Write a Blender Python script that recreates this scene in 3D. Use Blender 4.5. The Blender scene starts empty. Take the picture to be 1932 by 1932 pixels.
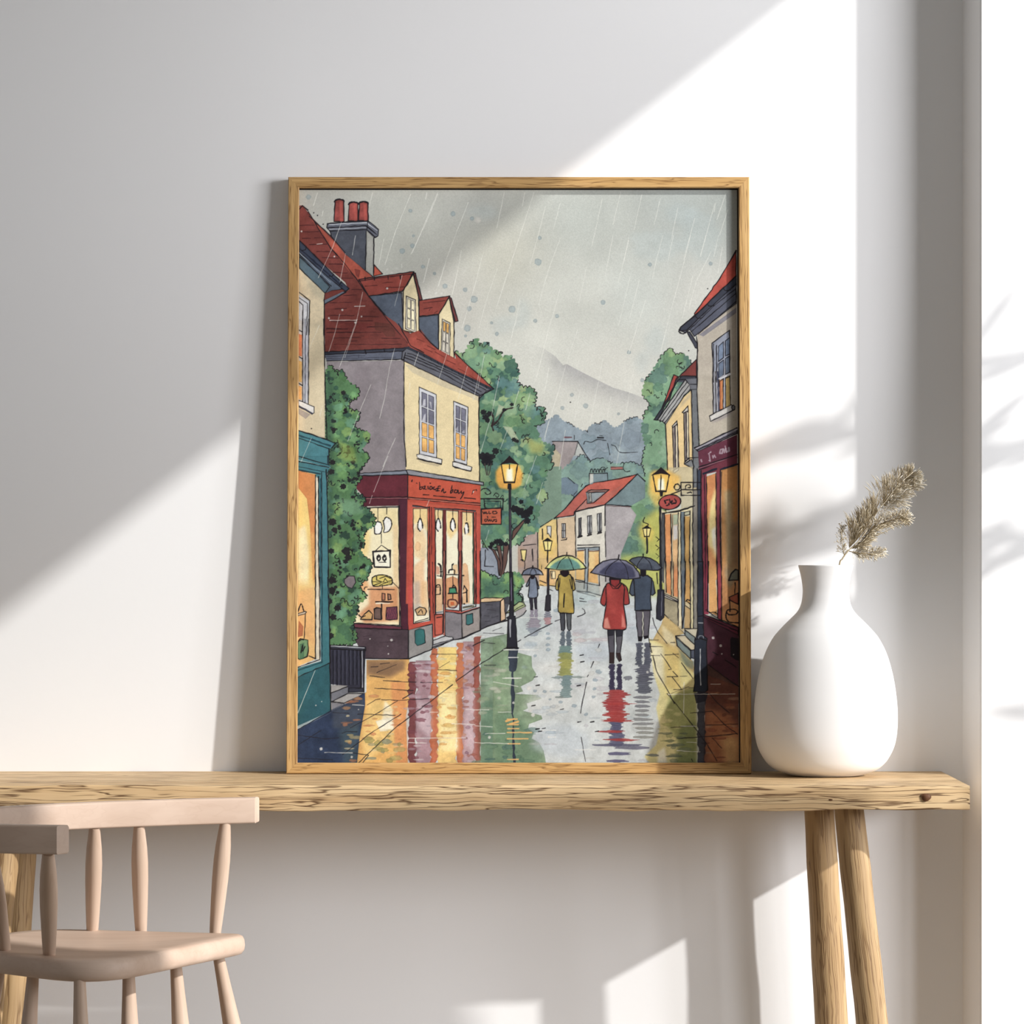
import bpy, bmesh, math, random
import numpy as np
from mathutils import Vector, Matrix

SC = bpy.context.scene
COL = SC.collection
# ---------------------------------------------------------------- camera
HZ = 1.147            # eye height; the plane of the back wall is 5.5 m away, 1 photo pixel = 1 mm there
CAMD = 5.5
cam = bpy.data.cameras.new('camera'); camo = bpy.data.objects.new('camera', cam); COL.objects.link(camo)
camo.location = (0, -CAMD, HZ); camo.rotation_euler = (math.pi / 2, 0, 0)
cam.sensor_width = 36; cam.lens = 36 * CAMD / 1.932; cam.shift_y = 92 / 1932; cam.clip_end = 60
SC.camera = camo
# ---------------------------------------------------------------- light and exposure
w = bpy.data.worlds.new('daylight'); SC.world = w; w.use_nodes = True
w.node_tree.nodes['Background'].inputs[0].default_value = (0.93, 0.96, 1.0, 1)
w.node_tree.nodes['Background'].inputs[1].default_value = 0.32
SUN_D = Vector((-2, 1, -1.13)).normalized()
sd = bpy.data.lights.new('sun', 'SUN'); sd.energy = 4.15; sd.angle = math.radians(1.0); sd.color = (1.0, 0.985, 0.96)
so = bpy.data.objects.new('sun', sd); COL.objects.link(so); so.rotation_euler = SUN_D.to_track_quat('-Z', 'Y').to_euler(); so.location = (4, -2, 4)
ad = bpy.data.lights.new('window_skylight', 'AREA'); ad.shape = 'RECTANGLE'; ad.size = 2.8; ad.size_y = 2.2; ad.energy = 600; ad.color = (0.955, 0.965, 1.0)
ao = bpy.data.objects.new('window_skylight', ad); COL.objects.link(ao); ao.location = (6.0, -3.7, 2.3); ao.rotation_euler = Vector((-6.0, 3.7, -1.1)).to_track_quat('-Z', 'Y').to_euler()
vs = SC.view_settings; vs.view_transform = 'Standard'; vs.look = 'None'; vs.gamma = 1; vs.use_curve_mapping = False; vs.exposure = 0.0
SC.cycles.max_bounces = 8; SC.cycles.diffuse_bounces = 5

# ---------------------------------------------------------------- helpers
def px(x, y, d):
    """world point seen at photo pixel (x, y), d metres in front of the back wall"""
    k = (CAMD - d) / CAMD / 1000
    return Vector(((x - 966) * k, -d, HZ - (y - 1058) * k))

def link(name, me, mat=None, parent=None, label=None, cat=None, group=None, kind=None):
    o = bpy.data.objects.new(name, me); COL.objects.link(o)
    if mat is not None: me.materials.append(mat)
    if parent is not None: o.parent = parent
    for k, v in (('label', label), ('category', cat), ('group', group), ('kind', kind)):
        if v: o[k] = v
    return o

def empty(name, loc, label, cat, rot=(0, 0, 0)):
    o = bpy.data.objects.new(name, None); COL.objects.link(o); o.location = loc; o.rotation_euler = rot; o.empty_display_size = .05
    o['label'] = label; o['category'] = cat; return o

def mesh(name, vs_, fs, smooth=True):
    me = bpy.data.meshes.new(name); me.from_pydata([tuple(v) for v in vs_], [], fs)
    bm = bmesh.new(); bm.from_mesh(me); bmesh.ops.recalc_face_normals(bm, faces=bm.faces); bm.to_mesh(me); bm.free()
    if smooth: me.polygons.foreach_set('use_smooth', [True] * len(me.polygons))
    return me

def sharp(me, ang=40):
    me.set_sharp_from_angle(angle=math.radians(ang)); return me

def prism(name, poly, axis, a, b, bevel=0.0):
    """extrude a 2-D polygon along axis (0 x, 1 y, 2 z) between a and b"""
    def P(q, t):
        r = list(q); r.insert(axis, t); return tuple(r)
    n = len(poly); v = [P(q, a) for q in poly] + [P(q, b) for q in poly]
    f = [tuple(range(n)), tuple(range(2 * n - 1, n - 1, -1))] + [(i, (i + 1) % n, n + (i + 1) % n, n + i) for i in range(n)]
    me = mesh(name, v, f, False)
    if bevel:
        bm = bmesh.new(); bm.from_mesh(me)
        bmesh.ops.bevel(bm, geom=bm.edges[:], offset=bevel, segments=3, affect='EDGES', profile=.5); bm.to_mesh(me); bm.free()
        me.polygons.foreach_set('use_smooth', [True] * len(me.polygons)); sharp(me, 35)
    return me

def lathe(name, prof, n=64, sx=1.0, sy=1.0, bend=None):
    v, f = [], []
    for i, (r, z) in enumerate(prof):
        ox, oy = bend(z) if bend else (0, 0)
        for j in range(n):
            t = 2 * math.pi * j / n; v.append((ox + r * sx * math.cos(t), oy + r * sy * math.sin(t), z))
    for i in range(len(prof) - 1):
        for j in range(n): a, b = i * n + j, i * n + (j + 1) % n; f.append((a, b, b + n, a + n))
    f.append(tuple(range(n))); f.append(tuple(range((len(prof) - 1) * n, len(prof) * n)))
    return mesh(name, v, f)

def catmull(P, k=8):
    P = [Vector(p) for p in P]; Q = [2 * P[0] - P[1]] + P + [2 * P[-1] - P[-2]]; out = []
    for i in range(1, len(Q) - 2):
        a, b, c, d = Q[i - 1:i + 3]
        for j in range(k):
            u = j / k; out.append(.5 * (2 * b + (c - a) * u + (2 * a - 5 * b + 4 * c - d) * u * u + (3 * b - a - 3 * c + d) * u ** 3))
    out.append(P[-1]); return out

# ---------------------------------------------------------------- materials
def nt(name):
    m = bpy.data.materials.new(name); m.use_nodes = True; t = m.node_tree; b = t.nodes['Principled BSDF']; return m, t, b
def N(t, kind, **kw):
    n = t.nodes.new(kind)
    for k, v in kw.items():
        if k in n.inputs: n.inputs[k].default_value = v
        else: setattr(n, k, v)
    return n
def ramp(t, stops, interp='LINEAR'):
    r = t.nodes.new('ShaderNodeValToRGB'); e = r.color_ramp.elements; r.color_ramp.interpolation = interp
    while len(e) < len(stops): e.new(.5)
    for q, (p, c) in zip(e, stops): q.position = p; q.color = (*c, 1) if len(c) == 3 else c
    return r
def sr(r, g, b):
    f = lambda c: (c / 255 / 12.92) if c / 255 <= .04045 else ((c / 255 + .055) / 1.055) ** 2.4
    return (f(r), f(g), f(b))

def plaster(name, col, bump=.06):
    m, t, b = nt(name); b.inputs['Roughness'].default_value = .9; b.inputs['Specular IOR Level'].default_value = .2
    tc = N(t, 'ShaderNodeTexCoord'); n1 = N(t, 'ShaderNodeTexNoise', Scale=1.3, Detail=3.0); n2 = N(t, 'ShaderNodeTexNoise', Scale=90.0, Detail=4.0)
    t.links.new(tc.outputs['Object'], n1.inputs['Vector']); t.links.new(tc.outputs['Object'], n2.inputs['Vector'])
    r = ramp(t, [(.3, tuple(c * .975 for c in col)), (.7, col)]); t.links.new(n1.outputs[0], r.inputs[0]); t.links.new(r.outputs[0], b.inputs['Base Color'])
    bp = N(t, 'ShaderNodeBump', Strength=bump, Distance=.002); t.links.new(n2.outputs[0], bp.inputs['Height']); t.links.new(bp.outputs[0], b.inputs['Normal'])
    return m

def wood(name, light, mid, dark, axis=0, fine=70.0, along=1.6, lines=.55, bump=.3, rough=.55, wav=.012, wavs=2.2, coarse=.5, off=(0, 0, 0), wash=None):
    """grain running along a local axis; lines = how much of the thin dark grain shows"""
    m, t, b = nt(name); b.inputs['Roughness'].default_value = rough; b.inputs['Specular IOR Level'].default_value = .3
    K = t.links.new
    tc = N(t, 'ShaderNodeTexCoord'); mp0 = N(t, 'ShaderNodeMapping'); mp0.inputs['Location'].default_value = off; K(tc.outputs['Object'], mp0.inputs[0])
    # gentle waves in the grain
    wn = N(t, 'ShaderNodeTexNoise', Scale=wavs, Detail=3.0, Roughness=.55)
    sc = [6.0, 6.0, 6.0]; sc[axis] = 2.6
    mpw = N(t, 'ShaderNodeMapping'); mpw.inputs['Scale'].default_value = sc; K(mp0.outputs[0], mpw.inputs[0]); K(mpw.outputs[0], wn.inputs['Vector'])
    sb = N(t, 'ShaderNodeVectorMath', operation='SUBTRACT'); sb.inputs[1].default_value = (.5, .5, .5); K(wn.outputs['Color'], sb.inputs[0])
    ml = N(t, 'ShaderNodeVectorMath', operation='SCALE'); ml.inputs['Scale'].default_value = wav * 3; K(sb.outputs[0], ml.inputs[0])
    ad_ = N(t, 'ShaderNodeVectorMath', operation='ADD'); K(mp0.outputs[0], ad_.inputs[0]); K(ml.outputs[0], ad_.inputs[1])
    s1 = [fine] * 3; s1[axis] = along; m1 = N(t, 'ShaderNodeMapping'); m1.inputs['Scale'].default_value = s1; K(ad_.outputs[0], m1.inputs[0])
    n1 = N(t, 'ShaderNodeTexNoise', Scale=1.0, Detail=1.6, Roughness=.5); K(m1.outputs[0], n1.inputs['Vector'])
    s2 = [fine * .28] * 3; s2[axis] = along * .6; m2 = N(t, 'ShaderNodeMapping'); m2.inputs['Scale'].default_value = s2; K(ad_.outputs[0], m2.inputs[0])
    n2 = N(t, 'ShaderNodeTexNoise', Scale=1.0, Detail=3.0, Roughness=.5); K(m2.outputs[0], n2.inputs['Vector'])
    r2 = ramp(t, [(.3, mid), (.62, light)]); K(n2.outputs[0], r2.inputs[0])
    # thin lines where the fine noise crosses a level
    sub = N(t, 'ShaderNodeMath', operation='SUBTRACT'); sub.inputs[1].default_value = .5; K(n1.outputs[0], sub.inputs[0])
    ab = N(t, 'ShaderNodeMath', operation='ABSOLUTE'); K(sub.outputs[0], ab.inputs[0])
    rl = ramp(t, [(0, (1, 1, 1)), (.018, (.75, .75, .75)), (.05, (0, 0, 0))]); K(ab.outputs[0], rl.inputs[0])
    sw = [fine * .5] * 3; sw[axis] = along * 1.8; m3 = N(t, 'ShaderNodeMapping'); m3.inputs['Scale'].default_value = sw; m3.inputs['Location'].default_value = (3, 5, 7); K(ad_.outputs[0], m3.inputs[0])
    n3 = N(t, 'ShaderNodeTexNoise', Scale=1.0, Detail=2.0); K(m3.outputs[0], n3.inputs['Vector'])
    r3 = ramp(t, [(.26, (0, 0, 0)), (.5, (1, 1, 1))]); K(n3.outputs[0], r3.inputs[0])
    mm = N(t, 'ShaderNodeMath', operation='MULTIPLY'); K(rl.outputs[0], mm.inputs[0]); K(r3.outputs[0], mm.inputs[1])
    m4 = N(t, 'ShaderNodeMath', operation='MULTIPLY'); m4.inputs[1].default_value = lines; K(mm.outputs[0], m4.inputs[0])
    rc = ramp(t, [(.35, (0, 0, 0)), (.75, (1, 1, 1))]); K(n1.outputs[0], rc.inputs[0])
    mc = N(t, 'ShaderNodeMath', operation='MULTIPLY'); mc.inputs[1].default_value = coarse * .5; K(rc.outputs[0], mc.inputs[0])
    x1 = N(t, 'ShaderNodeMix', data_type='RGBA'); K(mc.outputs[0], x1.inputs[0]); K(r2.outputs[0], x1.inputs[6]); x1.inputs[7].default_value = (*mid, 1)
    x2 = N(t, 'ShaderNodeMix', data_type='RGBA'); K(m4.outputs[0], x2.inputs[0]); K(x1.outputs[2], x2.inputs[6]); x2.inputs[7].default_value = (*dark, 1)
    K(x2.outputs[2], b.inputs['Base Color'])
    inv = N(t, 'ShaderNodeMath', operation='SUBTRACT'); inv.inputs[0].default_value = 1.0; K(m4.outputs[0], inv.inputs[1])
    bp = N(t, 'ShaderNodeBump', Strength=bump, Distance=.0012); K(inv.outputs[0], bp.inputs['Height']); K(bp.outputs[0], b.inputs['Normal'])
    return m

M_WALL = plaster('warm_white_plaster', (.86, .855, .85))
M_CEIL = plaster('white_ceiling_paint', (.85, .85, .84))
OAK = (sr(224, 195, 152), sr(202, 168, 124), sr(88, 56, 32))
M_OAK = wood('rough_oak_board', *OAK, axis=0, fine=165, along=4.6, lines=.9, bump=.8, wav=.006, wavs=1.6, coarse=.6)
M_OAKL = wood('oak_leg', sr(184, 156, 118), sr(158, 128, 88), sr(96, 64, 38), axis=2, fine=140, along=3.6, lines=.65, bump=.35, wav=.006)
M_FR = wood('golden_ash_moulding', sr(206, 168, 114), sr(182, 142, 88), sr(96, 60, 28), axis=0, fine=230, along=6.0, lines=.7, bump=.2, wav=.004, rough=.45)
M_BIRCH = wood('pale_birch', sr(206, 183, 165), sr(194, 169, 150), sr(160, 126, 104), axis=0, fine=80, along=2.5, lines=.10, bump=.05, rough=.5, wav=.005)
M_BIRCHZ = wood('pale_birch_turned', sr(202, 179, 160), sr(190, 165, 144), sr(160, 126, 104), axis=2, fine=90, along=5, lines=.15, bump=.05, rough=.5, wav=.004)

# ---------------------------------------------------------------- the room
XR, YF, HC = 1.6, -6.6, 3.2
link('wall_back', mesh('wall_back', [(-3.4, 0, 0), (.9, 0, 0), (.9, 0, HC), (-3.4, 0, HC), (-3.4, .12, 0), (.9, .12, 0), (.9, .12, HC), (-3.4, .12, HC)],
     [(0, 1, 2, 3), (4, 5, 6, 7), (0, 1, 5, 4), (3, 2, 6, 7), (0, 3, 7, 4), (1, 2, 6, 5)], False), M_WALL, kind='structure')
link('wall_return', prism('wall_return', [(.849, 0.06), (.8505, 0), (.8655, -.106), (.8685, -.11), (XR + .12, -.11), (XR + .12, .12), (.849, .12)], 2, 0, HC), M_WALL, kind='structure')
# window wall: a tall opening with its head sloped to shape the edge of the sun patch
y0, y1, zs = -.30, -1.85, .42
head = lambda y: 2.94 + .41 * (y + .51)
def wallpiece():
    v, f = [], []
    outer = [(-.11, 0), (YF, 0), (YF, HC), (-.11, HC)]
    hole = [(y0, zs), (y1, zs), (y1, head(y1)), (y0, head(y0))]
    for x in (XR, XR + .12):
        v += [(x, a, b) for a, b in outer] + [(x, a, b) for a, b in hole]
    for o in (0, 8):
        f += [tuple(o + i for i in (0, 1, 5, 4)), tuple(o + i for i in (1, 2, 6, 5)), tuple(o + i for i in (2, 3, 7, 6)), tuple(o + i for i in (3, 0, 4, 7))]
    for i in range(4): j = (i + 1) % 4; f += [(i, j, 8 + j, 8 + i), (4 + i, 4 + j, 12 + j, 12 + i)]
    return mesh('wall_right', v, f, False)
link('wall_right', wallpiece(), M_WALL, kind='structure')
link('ceiling', prism('ceiling', [(-3.4, .12), (XR + .12, .12), (XR + .12, YF), (-3.4, YF)], 2, HC, HC + .1), M_CEIL, kind='structure')
M_FLOOR = wood('floor_boards', sr(196, 184, 168), sr(182, 168, 150), sr(120, 96, 72), axis=0, fine=30, along=1.2, lines=.3, bump=.1)
link('floor', prism('floor', [(-3.4, .12), (XR + .12, .12), (XR + .12, YF), (-3.4, YF)], 2, -.1, 0), M_FLOOR, kind='structure')
# thin white window frame set in the opening
mw, tw, bw = nt('white_window_paint'); bw.inputs['Base Color'].default_value = (.8, .8, .78, 1); bw.inputs['Roughness'].default_value = .4
def winframe():
    v, f = [], []
    hole = [(y0, zs), (y1, zs), (y1, head(y1)), (y0, head(y0))]; ins = [(y0 - .035, zs + .035), (y1 + .035, zs + .035), (y1 + .035, head(y1) - .05), (y0 - .035, head(y0) - .035)]
    for x in (XR + .07, XR + .11): v += [(x, a, b) for a, b in hole] + [(x, a, b) for a, b in ins]
    for o in (0, 8):
        for i in range(4): j = (i + 1) % 4; f.append((o + i, o + j, o + 4 + j, o + 4 + i))
    for i in range(4): j = (i + 1) % 4; f += [(i, j, 8 + j, 8 + i), (4 + i, 4 + j, 12 + j, 12 + i)]
    return mesh('window_frame', v, f, False)
link('window_1', winframe(), mw, kind='structure')

# ---------------------------------------------------------------- the long oak table
random.seed(4)
TX0, TX1, TD, TZ, TT = -1.12, .809, .35, .75, .044
table = empty('wooden_table', (0, -.175, 0), 'long rough-grained oak table against the wall carrying the frame and vase', 'table')
def tabletop():
    prof = []   # cross-section (y, z) going round, y from 0 (wall) to -TD
    r = .003
    for cy, cz, a0 in ((-TD + r, TZ - r, 90), (-TD + r, TZ - TT + r, 180), (-r - .001, TZ - TT + r, 270), (-r - .001, TZ - r, 0)):
        for k in range(4): a = math.radians(a0 + k * 30); prof.append((cy + r * math.cos(a), cz + r * math.sin(a)))
    nx = 260; v, f = [], []; m = len(prof)
    ph = [random.random() * 6 for _ in range(8)]
    for i in range(nx + 1):
        x = TX0 + (TX1 - TX0) * i / nx
        wb = sum(math.sin(x * fq + p) * am for fq, p, am in zip((9, 23, 41, 77), ph, (.0012, .0009, .0006, .0003)))
        wt = sum(math.sin(x * fq + p) * am for fq, p, am in zip((7, 19, 37, 61), ph[4:], (.0006, .0005, .0004, .0002)))
        wf = sum(math.sin(x * fq + p) * am for fq, p, am in zip((5, 17, 33, 71), ph[2:], (.001, .0008, .0005, .0003)))
        for y, z in prof:
            e = min(1, (x - TX0) / .01, (TX1 - x) / .01)
            v.append((x, y + 0.175 + (wf * e if y < -TD / 2 else 0), z + ((wb if z < TZ - TT / 2 else wt) if y < -TD / 2 else 0)))
    for i in range(nx):
        for j in range(m): a, b = i * m + j, i * m + (j + 1) % m; f.append((a, b, b + m, a + m))
    f += [tuple(range(m)), tuple(range(nx * m, nx * m + m))]
    return sharp(mesh('tabletop', v, f), 50)
link('tabletop', tabletop(), M_OAK, table)
def leg(top, bot, r0, r1, name='leg', mat=None, parent=None, off=Vector((0, 0, 0)), prof=None, n=40, label=None):
    top, bot = Vector(top), Vector(bot); d = top - bot; L_ = d.length
    if prof is None: prof = [(r1 + (r0 - r1) * i / 12 + .0006 * math.sin(i * 2.1 + r0 * 900), L_ * i / 12) for i in range(13)]
    else: prof = [(r, L_ * u) for u, r in prof]
    o = link(name, sharp(lathe(name, prof, n), 60), mat, parent, label=label)
    q = d.to_track_quat('Z', 'Y'); o.rotation_euler = q.to_euler(); o.location = bot - off
    return o
TO = Vector((0, -.175, 0)); zu = TZ - TT + .001
leg((.5685, -.092, zu), (.609, -.095, .001), .0275, .0335, mat=M_OAKL, parent=table, off=TO)
leg((.606, -.25, zu), (.681, -.262, .001), .0268, .0305, mat=M_OAKL, parent=table, off=TO)
leg((-.905, -.085, zu), (-.955, -.085, .001), .0275, .0335, mat=M_OAKL, parent=table, off=TO)
leg((-.905, -.25, zu), (-.980, -.262, .001), .0268, .0305, mat=M_OAKL, parent=table, off=TO)
# knot holes in the front edge
def knot(cx, cz, rx, rz, name, mat, deep):
    v = [(0, deep, 0)]; f = []; n = 22
    for k, (s, y) in enumerate(((.45, deep * .9), (.8, deep * .4), (1.0, 0), (1.16, .0002))):
        for j in range(n): t = 2 * math.pi * j / n; q = s * (1 + .08 * math.sin(3 * t + cx)); v.append((rx * q * math.cos(t), y, rz * q * math.sin(t)))
    for j in range(n): f.append((0, 1 + j, 1 + (j + 1) % n))
    for k in range(3):
        for j in range(n): a, b = 1 + k * n + j, 1 + k * n + (j + 1) % n; f.append((a, b, b + n, a + n))
    o = link(name, mesh(name, v, f), mat, table); o.location = Vector((cx, -TD - .0026, cz)) - TO; return o
mk, tk, bk = nt('dark_knot'); bk.inputs['Roughness'].default_value = .7
_n = N(tk, 'ShaderNodeTexNoise', Scale=220.0, Detail=3.0); _r = ramp(tk, [(.35, sr(46, 24, 12)), (.65, sr(120, 74, 34))]); tk.links.new(_n.outputs[0], _r.inputs[0]); tk.links.new(_r.outputs[0], bk.inputs['Base Color'])
p_ = px(1747, 1504, TD); knot(p_.x, p_.z, .0075, .0062, 'knot', mk, -.0022)
p_ = px(1567, 1509, TD); knot(p_.x, p_.z, .0028, .0014, 'knot', mk, -.0008)

# ---------------------------------------------------------------- the leaning picture frame
FWID, FHGT, FTH, RW = .8655, 1.1175, .028, .0200
lean = math.asin(.050 / FHGT)
frame = empty('picture_frame', (.0128, -.050 - FTH, TZ + .0012), 'golden wooden frame with a rainy street watercolour leaning on the wall', 'picture frame', (-lean, 0, 0))
def rail(L_):
    """mitred moulding, local x along the rail, z = 0 outer edge, y = 0 face, y = FTH back"""
    sec = [(0, .0015), (.0015, 0), (RW - .0012, 0), (RW, .0012), (RW, .011), (RW - .004, .0112), (RW - .004, FTH), (0, FTH)]   # (inward, depth)
    v, f = [], []; m = len(sec)
    for s, e in ((-1, 0), (1, 1)):
        for i_, d in sec: v.append((s * (L_ / 2 - i_), d, i_))
    for j in range(m): k = (j + 1) % m; f.append((j, k, m + k, m + j))
    f += [tuple(range(m)), tuple(range(2 * m - 1, m - 1, -1))]
    return mesh('frame_rail', v, f, False)
for L_, loc, ry in ((FWID, (0, 0, 0), 0), (FWID, (0, 0, FHGT), 180), (FHGT, (-FWID / 2, 0, FHGT / 2), 90), (FHGT, (FWID / 2, 0, FHGT / 2), -90)):
    o = link('frame_rail', rail(L_), M_FR, frame); o.location = loc; o.rotation_euler = (0, math.radians(ry), 0)
mb, tb, bb = nt('dark_backing_board'); bb.inputs['Base Color'].default_value = (*sr(38, 30, 24), 1); bb.inputs['Roughness'].default_value = .9
link('backing_board', prism('backing_board', [(-FWID / 2 + RW - .003, RW - .003), (FWID / 2 - RW + .003, RW - .003), (FWID / 2 - RW + .003, FHGT - RW + .003), (-FWID / 2 + RW - .003, FHGT - RW + .003)], 1, .0135, .0175), mb, frame)

# ---------------------------------------------------------------- vase
mv, tv, bv = nt('matt_white_ceramic'); bv.inputs['Roughness'].default_value = .55; bv.inputs['Specular IOR Level'].default_value = .35
_tc = N(tv, 'ShaderNodeTexCoord'); _n = N(tv, 'ShaderNodeTexNoise', Scale=6.0, Detail=2.0); tv.links.new(_tc.outputs['Object'], _n.inputs['Vector'])
_r = ramp(tv, [(.3, (.82, .81, .80)), (.7, (.85, .84, .83))]); tv.links.new(_n.outputs[0], _r.inputs[0]); tv.links.new(_r.outputs[0], bv.inputs['Base Color'])
VD = .116; ks = (CAMD - VD) / CAMD / 1000
VC = px(1558, 1466, VD)
vp = [(1465, 40), (1466, 62), (1464, 72), (1456, 94), (1445, 109), (1430, 120), (1409, 129.5), (1380, 134.5), (1343, 135), (1307, 131.5), (1271, 125), (1235, 114), (1206, 99), (1186, 82), (1172, 68), (1160, 56), (1150, 49.5), (1138, 45.5), (1120, 43.5), (1105, 44.5), (1090, 47), (1078, 50), (1071, 51.8), (1069.5, 51.2), (1070, 49.5), (1078, 46.5), (1092, 43), (1120, 40), (1140, 42), (1160, 52), (1200, 90), (1271, 119), (1343, 129), (1400, 122), (1440, 100), (1456, 60)]
P2_ = catmull([Vector((r, y, 0)) for y, r in vp[1:]], 5)
prof = [(max(.001, p.x * ks), (1466 - p.y) * ks) for p in P2_]
vase = link('ceramic_vase', lathe('ceramic_vase', [(.02, .0015)] + prof + [(.01, (1466 - 1458) * ks)], 96, 1.0, .74), mv, label='matt white bottle-shaped vase standing at the right end of the table', cat='vase')
vase.location = (VC.x, -VD, TZ + .0008)

# ---------------------------------------------------------------- dried sprig in the vase
def sp(X, Y, d=VD): return px(1540 + X / 8.05, 860 + Y / 8.05, d)
ms, ts, bs = nt('dried_grass'); bs.inputs['Roughness'].default_value = .8
_a = N(ts, 'ShaderNodeAttribute', attribute_name='tip'); _r = ramp(ts, [(0, sr(112, 94, 62)), (.4, sr(166, 148, 114)), (.75, sr(216, 204, 180)), (1, sr(250, 246, 236))]); ts.links.new(_a.outputs['Fac'], _r.inputs[0]); ts.links.new(_r.outputs[0], bs.inputs['Base Color'])
sprig = empty('dried_sprig', (VC.x + .01, -VD, TZ + .03), 'feathery beige dried grass sprig leaning right out of the vase', 'dried plant')
SO = sprig.location.copy()
def tube(v, f, tipv, pts, r0, r1, n=4, t0=0.0, t1=1.0, bud=0):
    base = len(v); m = len(pts); up = Vector((.3, .8, .5))
    for i, p in enumerate(pts):
        d = (pts[min(i + 1, m - 1)] - pts[max(i - 1, 0)]).normalized(); a = d.cross(up).normalized(); b = d.cross(a); u = i / (m - 1); r = r0 + (r1 - r0) * u
        if bud and i == m - 2: r = bud
        for j in range(n): th = 2 * math.pi * j / n; v.append(p + a * r * math.cos(th) + b * r * math.sin(th)); tipv.append(t0 + (t1 - t0) * u)
    for i in range(m - 1):
        for j in range(n): q, k = base + i * n + j, base + i * n + (j + 1) % n; f.append((q, k, k + n, q + n))
    f.append(tuple(range(base, base + n))); f.append(tuple(range(base + (m - 1) * n, base + m * n)))
def mk_plume(name, v, f, tipv):
    me = mesh(name, [p - SO for p in v], f); at = me.attributes.new('tip', 'FLOAT', 'POINT'); at.data.foreach_set('value', tipv); return link(name, me, ms, sprig)
rs = random.Random(9)
v, f, tv_ = [], [], []
stem = catmull([Vector((VC.x + .012, -VD, TZ + .035)), px(1575, 1180, VD), px(1583, 1072, VD), sp(400, 1560), sp(500, 1430), sp(640, 1300), sp(780, 1110), sp(930, 850), sp(1080, 660), sp(1250, 440), sp(1470, 250)], 8)
tube(v, f, tv_, stem, .0016, .0007, 8, .35, .75)
for a in ((620, 1330, 1350, 1000), (500, 1450, 1000, 1480), (430, 1530, 380, 1120)):
    tube(v, f, tv_, catmull([sp(a[0], a[1]), sp((a[0] + a[2]) / 2 - 10, (a[1] + a[3]) / 2 + 20, VD + .004), sp(a[2], a[3], VD + .01)], 6), .0009, .0004, 5, .25, .6)
mk_plume('stem', v, f, tv_)
def plume(spine, n, len0, len1, angs, tips=(.2, 1.0), dz=.25, r=.00036, fluff=0):
    """n fine filaments leaving the spine (tile coordinates); angs = [(angle from the spine, spread, share)]"""
    len0, len1 = len0 * 1.35, len1 * 1.35; S = catmull([Vector((a, b, 0)) for a, b in spine], 10); v, f, tv_ = [], [], []
    for i in range(n):
        u = rs.random(); k = u * (len(S) - 2); j = int(k); p = S[j].lerp(S[j + 1], k - j); t = (S[j + 1] - S[j]).normalized()
        q = rs.random(); c = 0
        for an, sd_, sh in angs:
            c += sh
            if q <= c: break
        a = math.radians(an + rs.gauss(0, sd_)); d = Vector((t.x * math.cos(a) + t.y * math.sin(a), -t.x * math.sin(a) + t.y * math.cos(a), 0))
        L_ = (len0 + (len1 - len0) * u) * (.55 + .55 * rs.random()); depth = rs.gauss(0, dz) * L_; b = rs.gauss(0, .16)
        pts = []
        for w_ in (0, .3, .6, .86, 1):
            e = Vector((-d.y, d.x, 0)) * (b * w_ * w_ * L_ + rs.gauss(0, 2.5)); Q = p + d * L_ * w_ + e; pts.append(sp(Q.x, Q.y, VD + (depth * w_ * w_) / 8050))
        l = rs.random(); tube(v, f, tv_, pts, r * .8, r * .6, 3, tips[0] + .25 * l, tips[1] * (.55 + .45 * l), bud=r * (1.2 + rs.random() * (1.6 + fluff)))
    return mk_plume('plume', v, f, tv_)
plume([(500, 1400), (640, 1250), (780, 1060), (930, 830)], 420, 330, 250, [(38, 9, .85), (14, 8, .15)], (.2, .9))
plume([(520, 1410), (680, 1300), (860, 1090)], 260, 170, 160, [(-26, 12, 1)], (.12, .85))
plume([(640, 1290), (860, 1090), (1050, 1010), (1260, 960), (1330, 940)], 460, 130, 120, [(-38, 16, .55), (36, 16, .45)], (.05, 1.0), fluff=.5)
plume([(960, 790), (1090, 640), (1250, 440), (1400, 330), (1470, 250)], 480, 330, 110, [(42, 14, .5), (-48, 14, .5)], (.1, 1.0))
plume([(1130, 600), (1250, 520), (1420, 460), (1520, 430)], 240, 130, 130, [(-20, 20, .6), (25, 18, .4)], (.3, 1.0), fluff=.5)
plume([(430, 1510), (370, 1330), (370, 1150), (400, 1060)], 110, 90, 50, [(-40, 18, .7), (45, 14, .3)], (.15, 1.0), fluff=1)
plume([(540, 1470), (700, 1480), (850, 1480), (1000, 1470)], 240, 110, 90, [(-35, 18, .5), (40, 18, .5)], (.4, 1.0), fluff=1.2)
plume([(930, 960), (1030, 850), (1150, 720), (1190, 660)], 150, 100, 80, [(-60, 25, .7), (20, 20, .3)], (.75, 1.0), fluff=1.5)

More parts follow.
